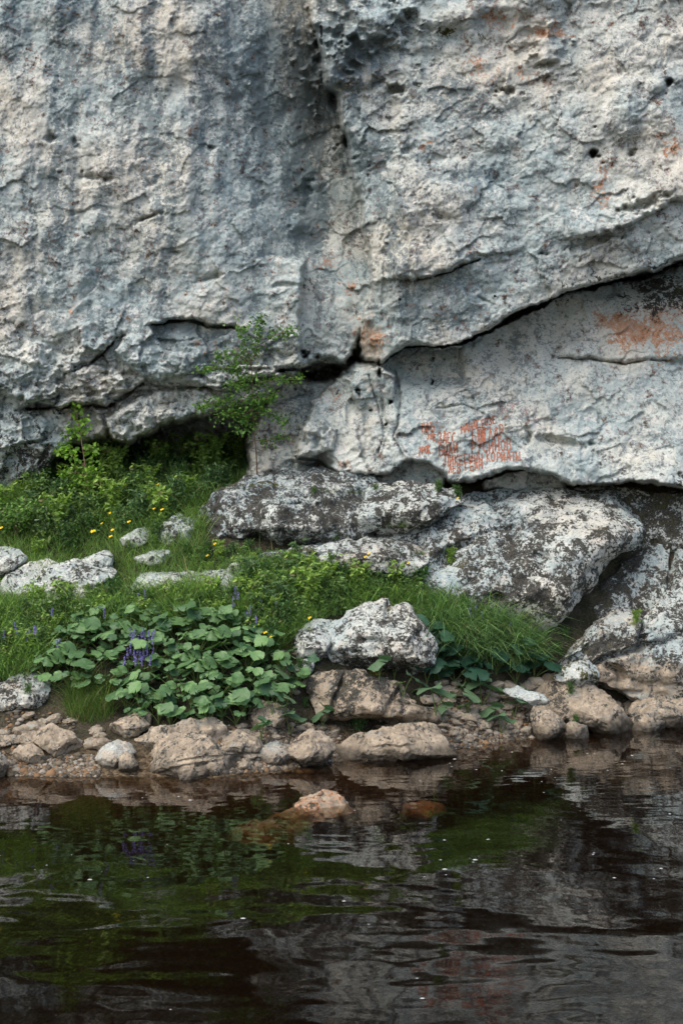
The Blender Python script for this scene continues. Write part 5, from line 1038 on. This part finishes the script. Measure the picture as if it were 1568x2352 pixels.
# ------------------------------------------------------------------ painted writing on the slab
GL = {  # strokes on a 0..1 x 0..1 cell, y down
 'А': [[(.0, 1), (.45, 0), (.55, 0), (.95, 1)], [(.2, .65), (.78, .65)]], 'Б': [[(.85, .0), (.15, .0), (.1, 1), (.6, 1), (.9, .82), (.85, .55), (.5, .45), (.12, .48)]],
 'В': [[(.1, 1), (.1, 0), (.6, 0), (.8, .2), (.6, .45), (.1, .48)], [(.6, .45), (.9, .7), (.7, 1), (.1, 1)]], 'Г': [[(.1, 1), (.12, 0), (.85, .02)]],
 'Д': [[(.1, .8), (.3, .7), (.35, 0), (.75, 0), (.78, .75)], [(.0, 1), (.05, .78), (.92, .78), (.95, 1)]], 'Е': [[(.85, 0), (.1, 0), (.1, 1), (.9, 1)], [(.1, .5), (.7, .48)]],
 'З': [[(.05, .2), (.4, 0), (.8, .15), (.75, .42), (.4, .5), (.85, .65), (.75, .95), (.3, 1), (.0, .85)]], 'И': [[(.1, 0), (.1, 1), (.85, .1), (.85, 1)]], 'К': [[(.1, 0), (.1, 1)], [(.85, 0), (.12, .5), (.9, 1)]],
 'Л': [[(.0, 1), (.25, .7), (.4, 0), (.85, 1)]], 'М': [[(.05, 1), (.1, 0), (.5, .6), (.88, 0), (.95, 1)]], 'Н': [[(.1, 0), (.1, 1)], [(.1, .52), (.85, .48)], [(.85, 0), (.85, 1)]],
 'О': [[(.5, 0), (.12, .25), (.1, .75), (.5, 1), (.88, .75), (.88, .25), (.5, 0)]], 'П': [[(.1, 1), (.1, 0), (.85, 0), (.85, 1)]], 'Р': [[(.1, 1), (.12, 0), (.7, .02), (.88, .25), (.7, .52), (.15, .55)]],
 'С': [[(.9, .15), (.5, 0), (.12, .3), (.12, .75), (.5, 1), (.9, .85)]], 'Т': [[(.0, .0), (.95, .0)], [(.5, 0), (.5, 1)]], 'У': [[(.1, 0), (.5, .5)], [(.9, 0), (.3, 1)]], 'Ы': [[(.08, 0), (.08, 1), (.4, 1), (.55, .75), (.4, .5), (.1, .5)], [(.88, 0), (.88, 1)]],
 '1': [[(.3, .1), (.5, 0), (.5, 1)]], '5': [[(.8, 0), (.3, 0), (.25, .4), (.7, .45), (.8, .75), (.5, 1), (.15, .9)]], '0': [[(.5, 0), (.15, .3), (.2, .8), (.5, 1), (.82, .7), (.8, .2), (.5, 0)]], '7': [[(.1, .1), (.8, 0), (.6, .5), (.65, 1)]], '2': [[(.15, .25), (.5, 0), (.8, .25), (.4, .7), (.15, 1)], [(.15, 1), (.5, .95)]],
 '3': [[(.1, .1), (.6, 0), (.75, .25), (.4, .45), (.8, .7), (.5, 1), (.1, .9)]], '?': [[(.2, .2), (.6, .0), (.8, .3), (.45, .7), (.2, 1)]], '.': [[(.4, .9), (.6, 1.0)]]}
def chit(u, v):
    d = Vector(((u - 784) / F, 1, -(v - 1176) / F)).normalized(); h = bvh_cliff.ray_cast(Vector((0, 0, CAMZ)), d)
    return np.array(h[0]) if h[0] is not None else None
def paint(lines, name, mat, wpx, label, drips=.35, keep=1.0):
    V, Q = [], []
    def stroke(a_, b_, w0, w1):
        n = max(2, int(math.hypot(b_[0] - a_[0], b_[1] - a_[1]) / 1.1) + 1); prev = None
        dx, dy = b_[0] - a_[0], b_[1] - a_[1]; L = math.hypot(dx, dy) + 1e-6; nx, ny = -dy / L, dx / L
        for t in np.linspace(0, 1, n):
            w = (w0 + (w1 - w0) * t) * rng.uniform(.7, 1.25); u, v = a_[0] + dx * t, a_[1] + dy * t; row = []
            for s_ in (-.5, 0, .5):
                h = chit(u + nx * w * s_, v + ny * w * s_)
                if h is None: row = None; break
                vd = np.array((0, 0, CAMZ)) - h; row.append(h + vd / np.linalg.norm(vd) * (.007 if s_ == 0 else .003))
            if row is None or rng.random() > keep: prev = None; continue
            if prev is not None and max(abs(row[1][1] - prev[1]), 0) < .12:
                i = len(V)
                V.extend(prevrow + row); Q.extend([(i, i + 1, i + 4, i + 3), (i + 1, i + 2, i + 5, i + 4)])
            prev = row[1]; prevrow = row
    for txt, (x0, y0), (x1, y1), h in lines:
        x0, y0, x1, y1, h = 902.6 + x0 * .2262, 902.6 + y0 * .2262, 902.6 + x1 * .2262, 902.6 + y1 * .2262, h * .2262
        n = len(txt); adv = np.array([(x1 - x0) / n, (y1 - y0) / n]); dn = np.array([-adv[1], adv[0]]) / np.hypot(*adv) * .4 + np.array([0, .92])
        for k, ch in enumerate(txt):
            o_ = np.array([x0, y0]) + adv * k + rng.normal(0, .5, 2); hk = h * rng.uniform(.9, 1.1)
            for st in GL.get(ch, []):
                pts = [o_ + adv * .82 * a_ + dn * hk * (b_ - 1) for a_, b_ in st]
                for a_, b_ in zip(pts[:-1], pts[1:]): stroke(a_, b_, wpx, wpx * rng.uniform(.8, 1.2))
                if rng.random() < drips: e_ = pts[-1]; stroke(e_, e_ + np.array([0, h * rng.uniform(.2, .6)]), wpx * .45, wpx * .2)
    V = np.array(V); o = mesh_obj(name, V, np.array(Q), mat, loc=V[V[:, 2].argmin()].copy()); o.parent = slab; o['label'] = label; return o
paint([('1507', (280, 400), (395, 395), 70), ('?', (395, 405), (430, 400), 55), ('3МЕ', (345, 468), (440, 480), 45), ('ЗДЕС', (452, 512), (642, 497), 84), ('2РОК.', (255, 625), (420, 610), 62), ('БЫЛИ', (462, 642), (668, 600), 82)], 'painted_writing', m_paint, 3.0, 'rust-red painted words ЗДЕС БЫЛИ and the date beside them')
paint([('ПИКЕГИНЫ', (525, 735), (912, 712), 76), ('ЛЕВ', (560, 815), (690, 808), 72), ('ГЕЛМ', (732, 795), (915, 768), 66)], 'painted_writing', m_paint, 2.7, 'rust-red painted names in the two lowest lines')
paint([('МАНАГЕОЗЕ', (692, 412), (1050, 300), 64), ('БЕТЛАР', (798, 505), (1135, 455), 100), ('РУСИНОВ', (790, 615), (1210, 578), 88), ('КОРИАТЫ', (942, 700), (1300, 684), 76), ('.', (1290, 690), (1325, 684), 60)], 'painted_writing', m_paint, 2.9, 'rust-red painted names in four lines at the right, one letter filled in')
paint([('П', (880 , 480 - k * 12), (935, 478 - k * 12), 12) for k in range(0)] + [('1', (872 + k * 11, 500), (890 + k * 11, 498), 100) for k in range(5)], 'painted_writing', m_paint, 3.0, 'solid rust-red bar filling the second letter of the large name', .2)
paint([('ПУТИ', (1110, 205), (1240, 160), 55), ('КАНСО', (1290, 215), (1480, 190), 55), ('СЕЛН', (1340, 310), (1500, 285), 50)], 'faded_writing', m_pink, 2.0, 'faint pink worn-off writing above and right of the rust-red names', 0, .55)
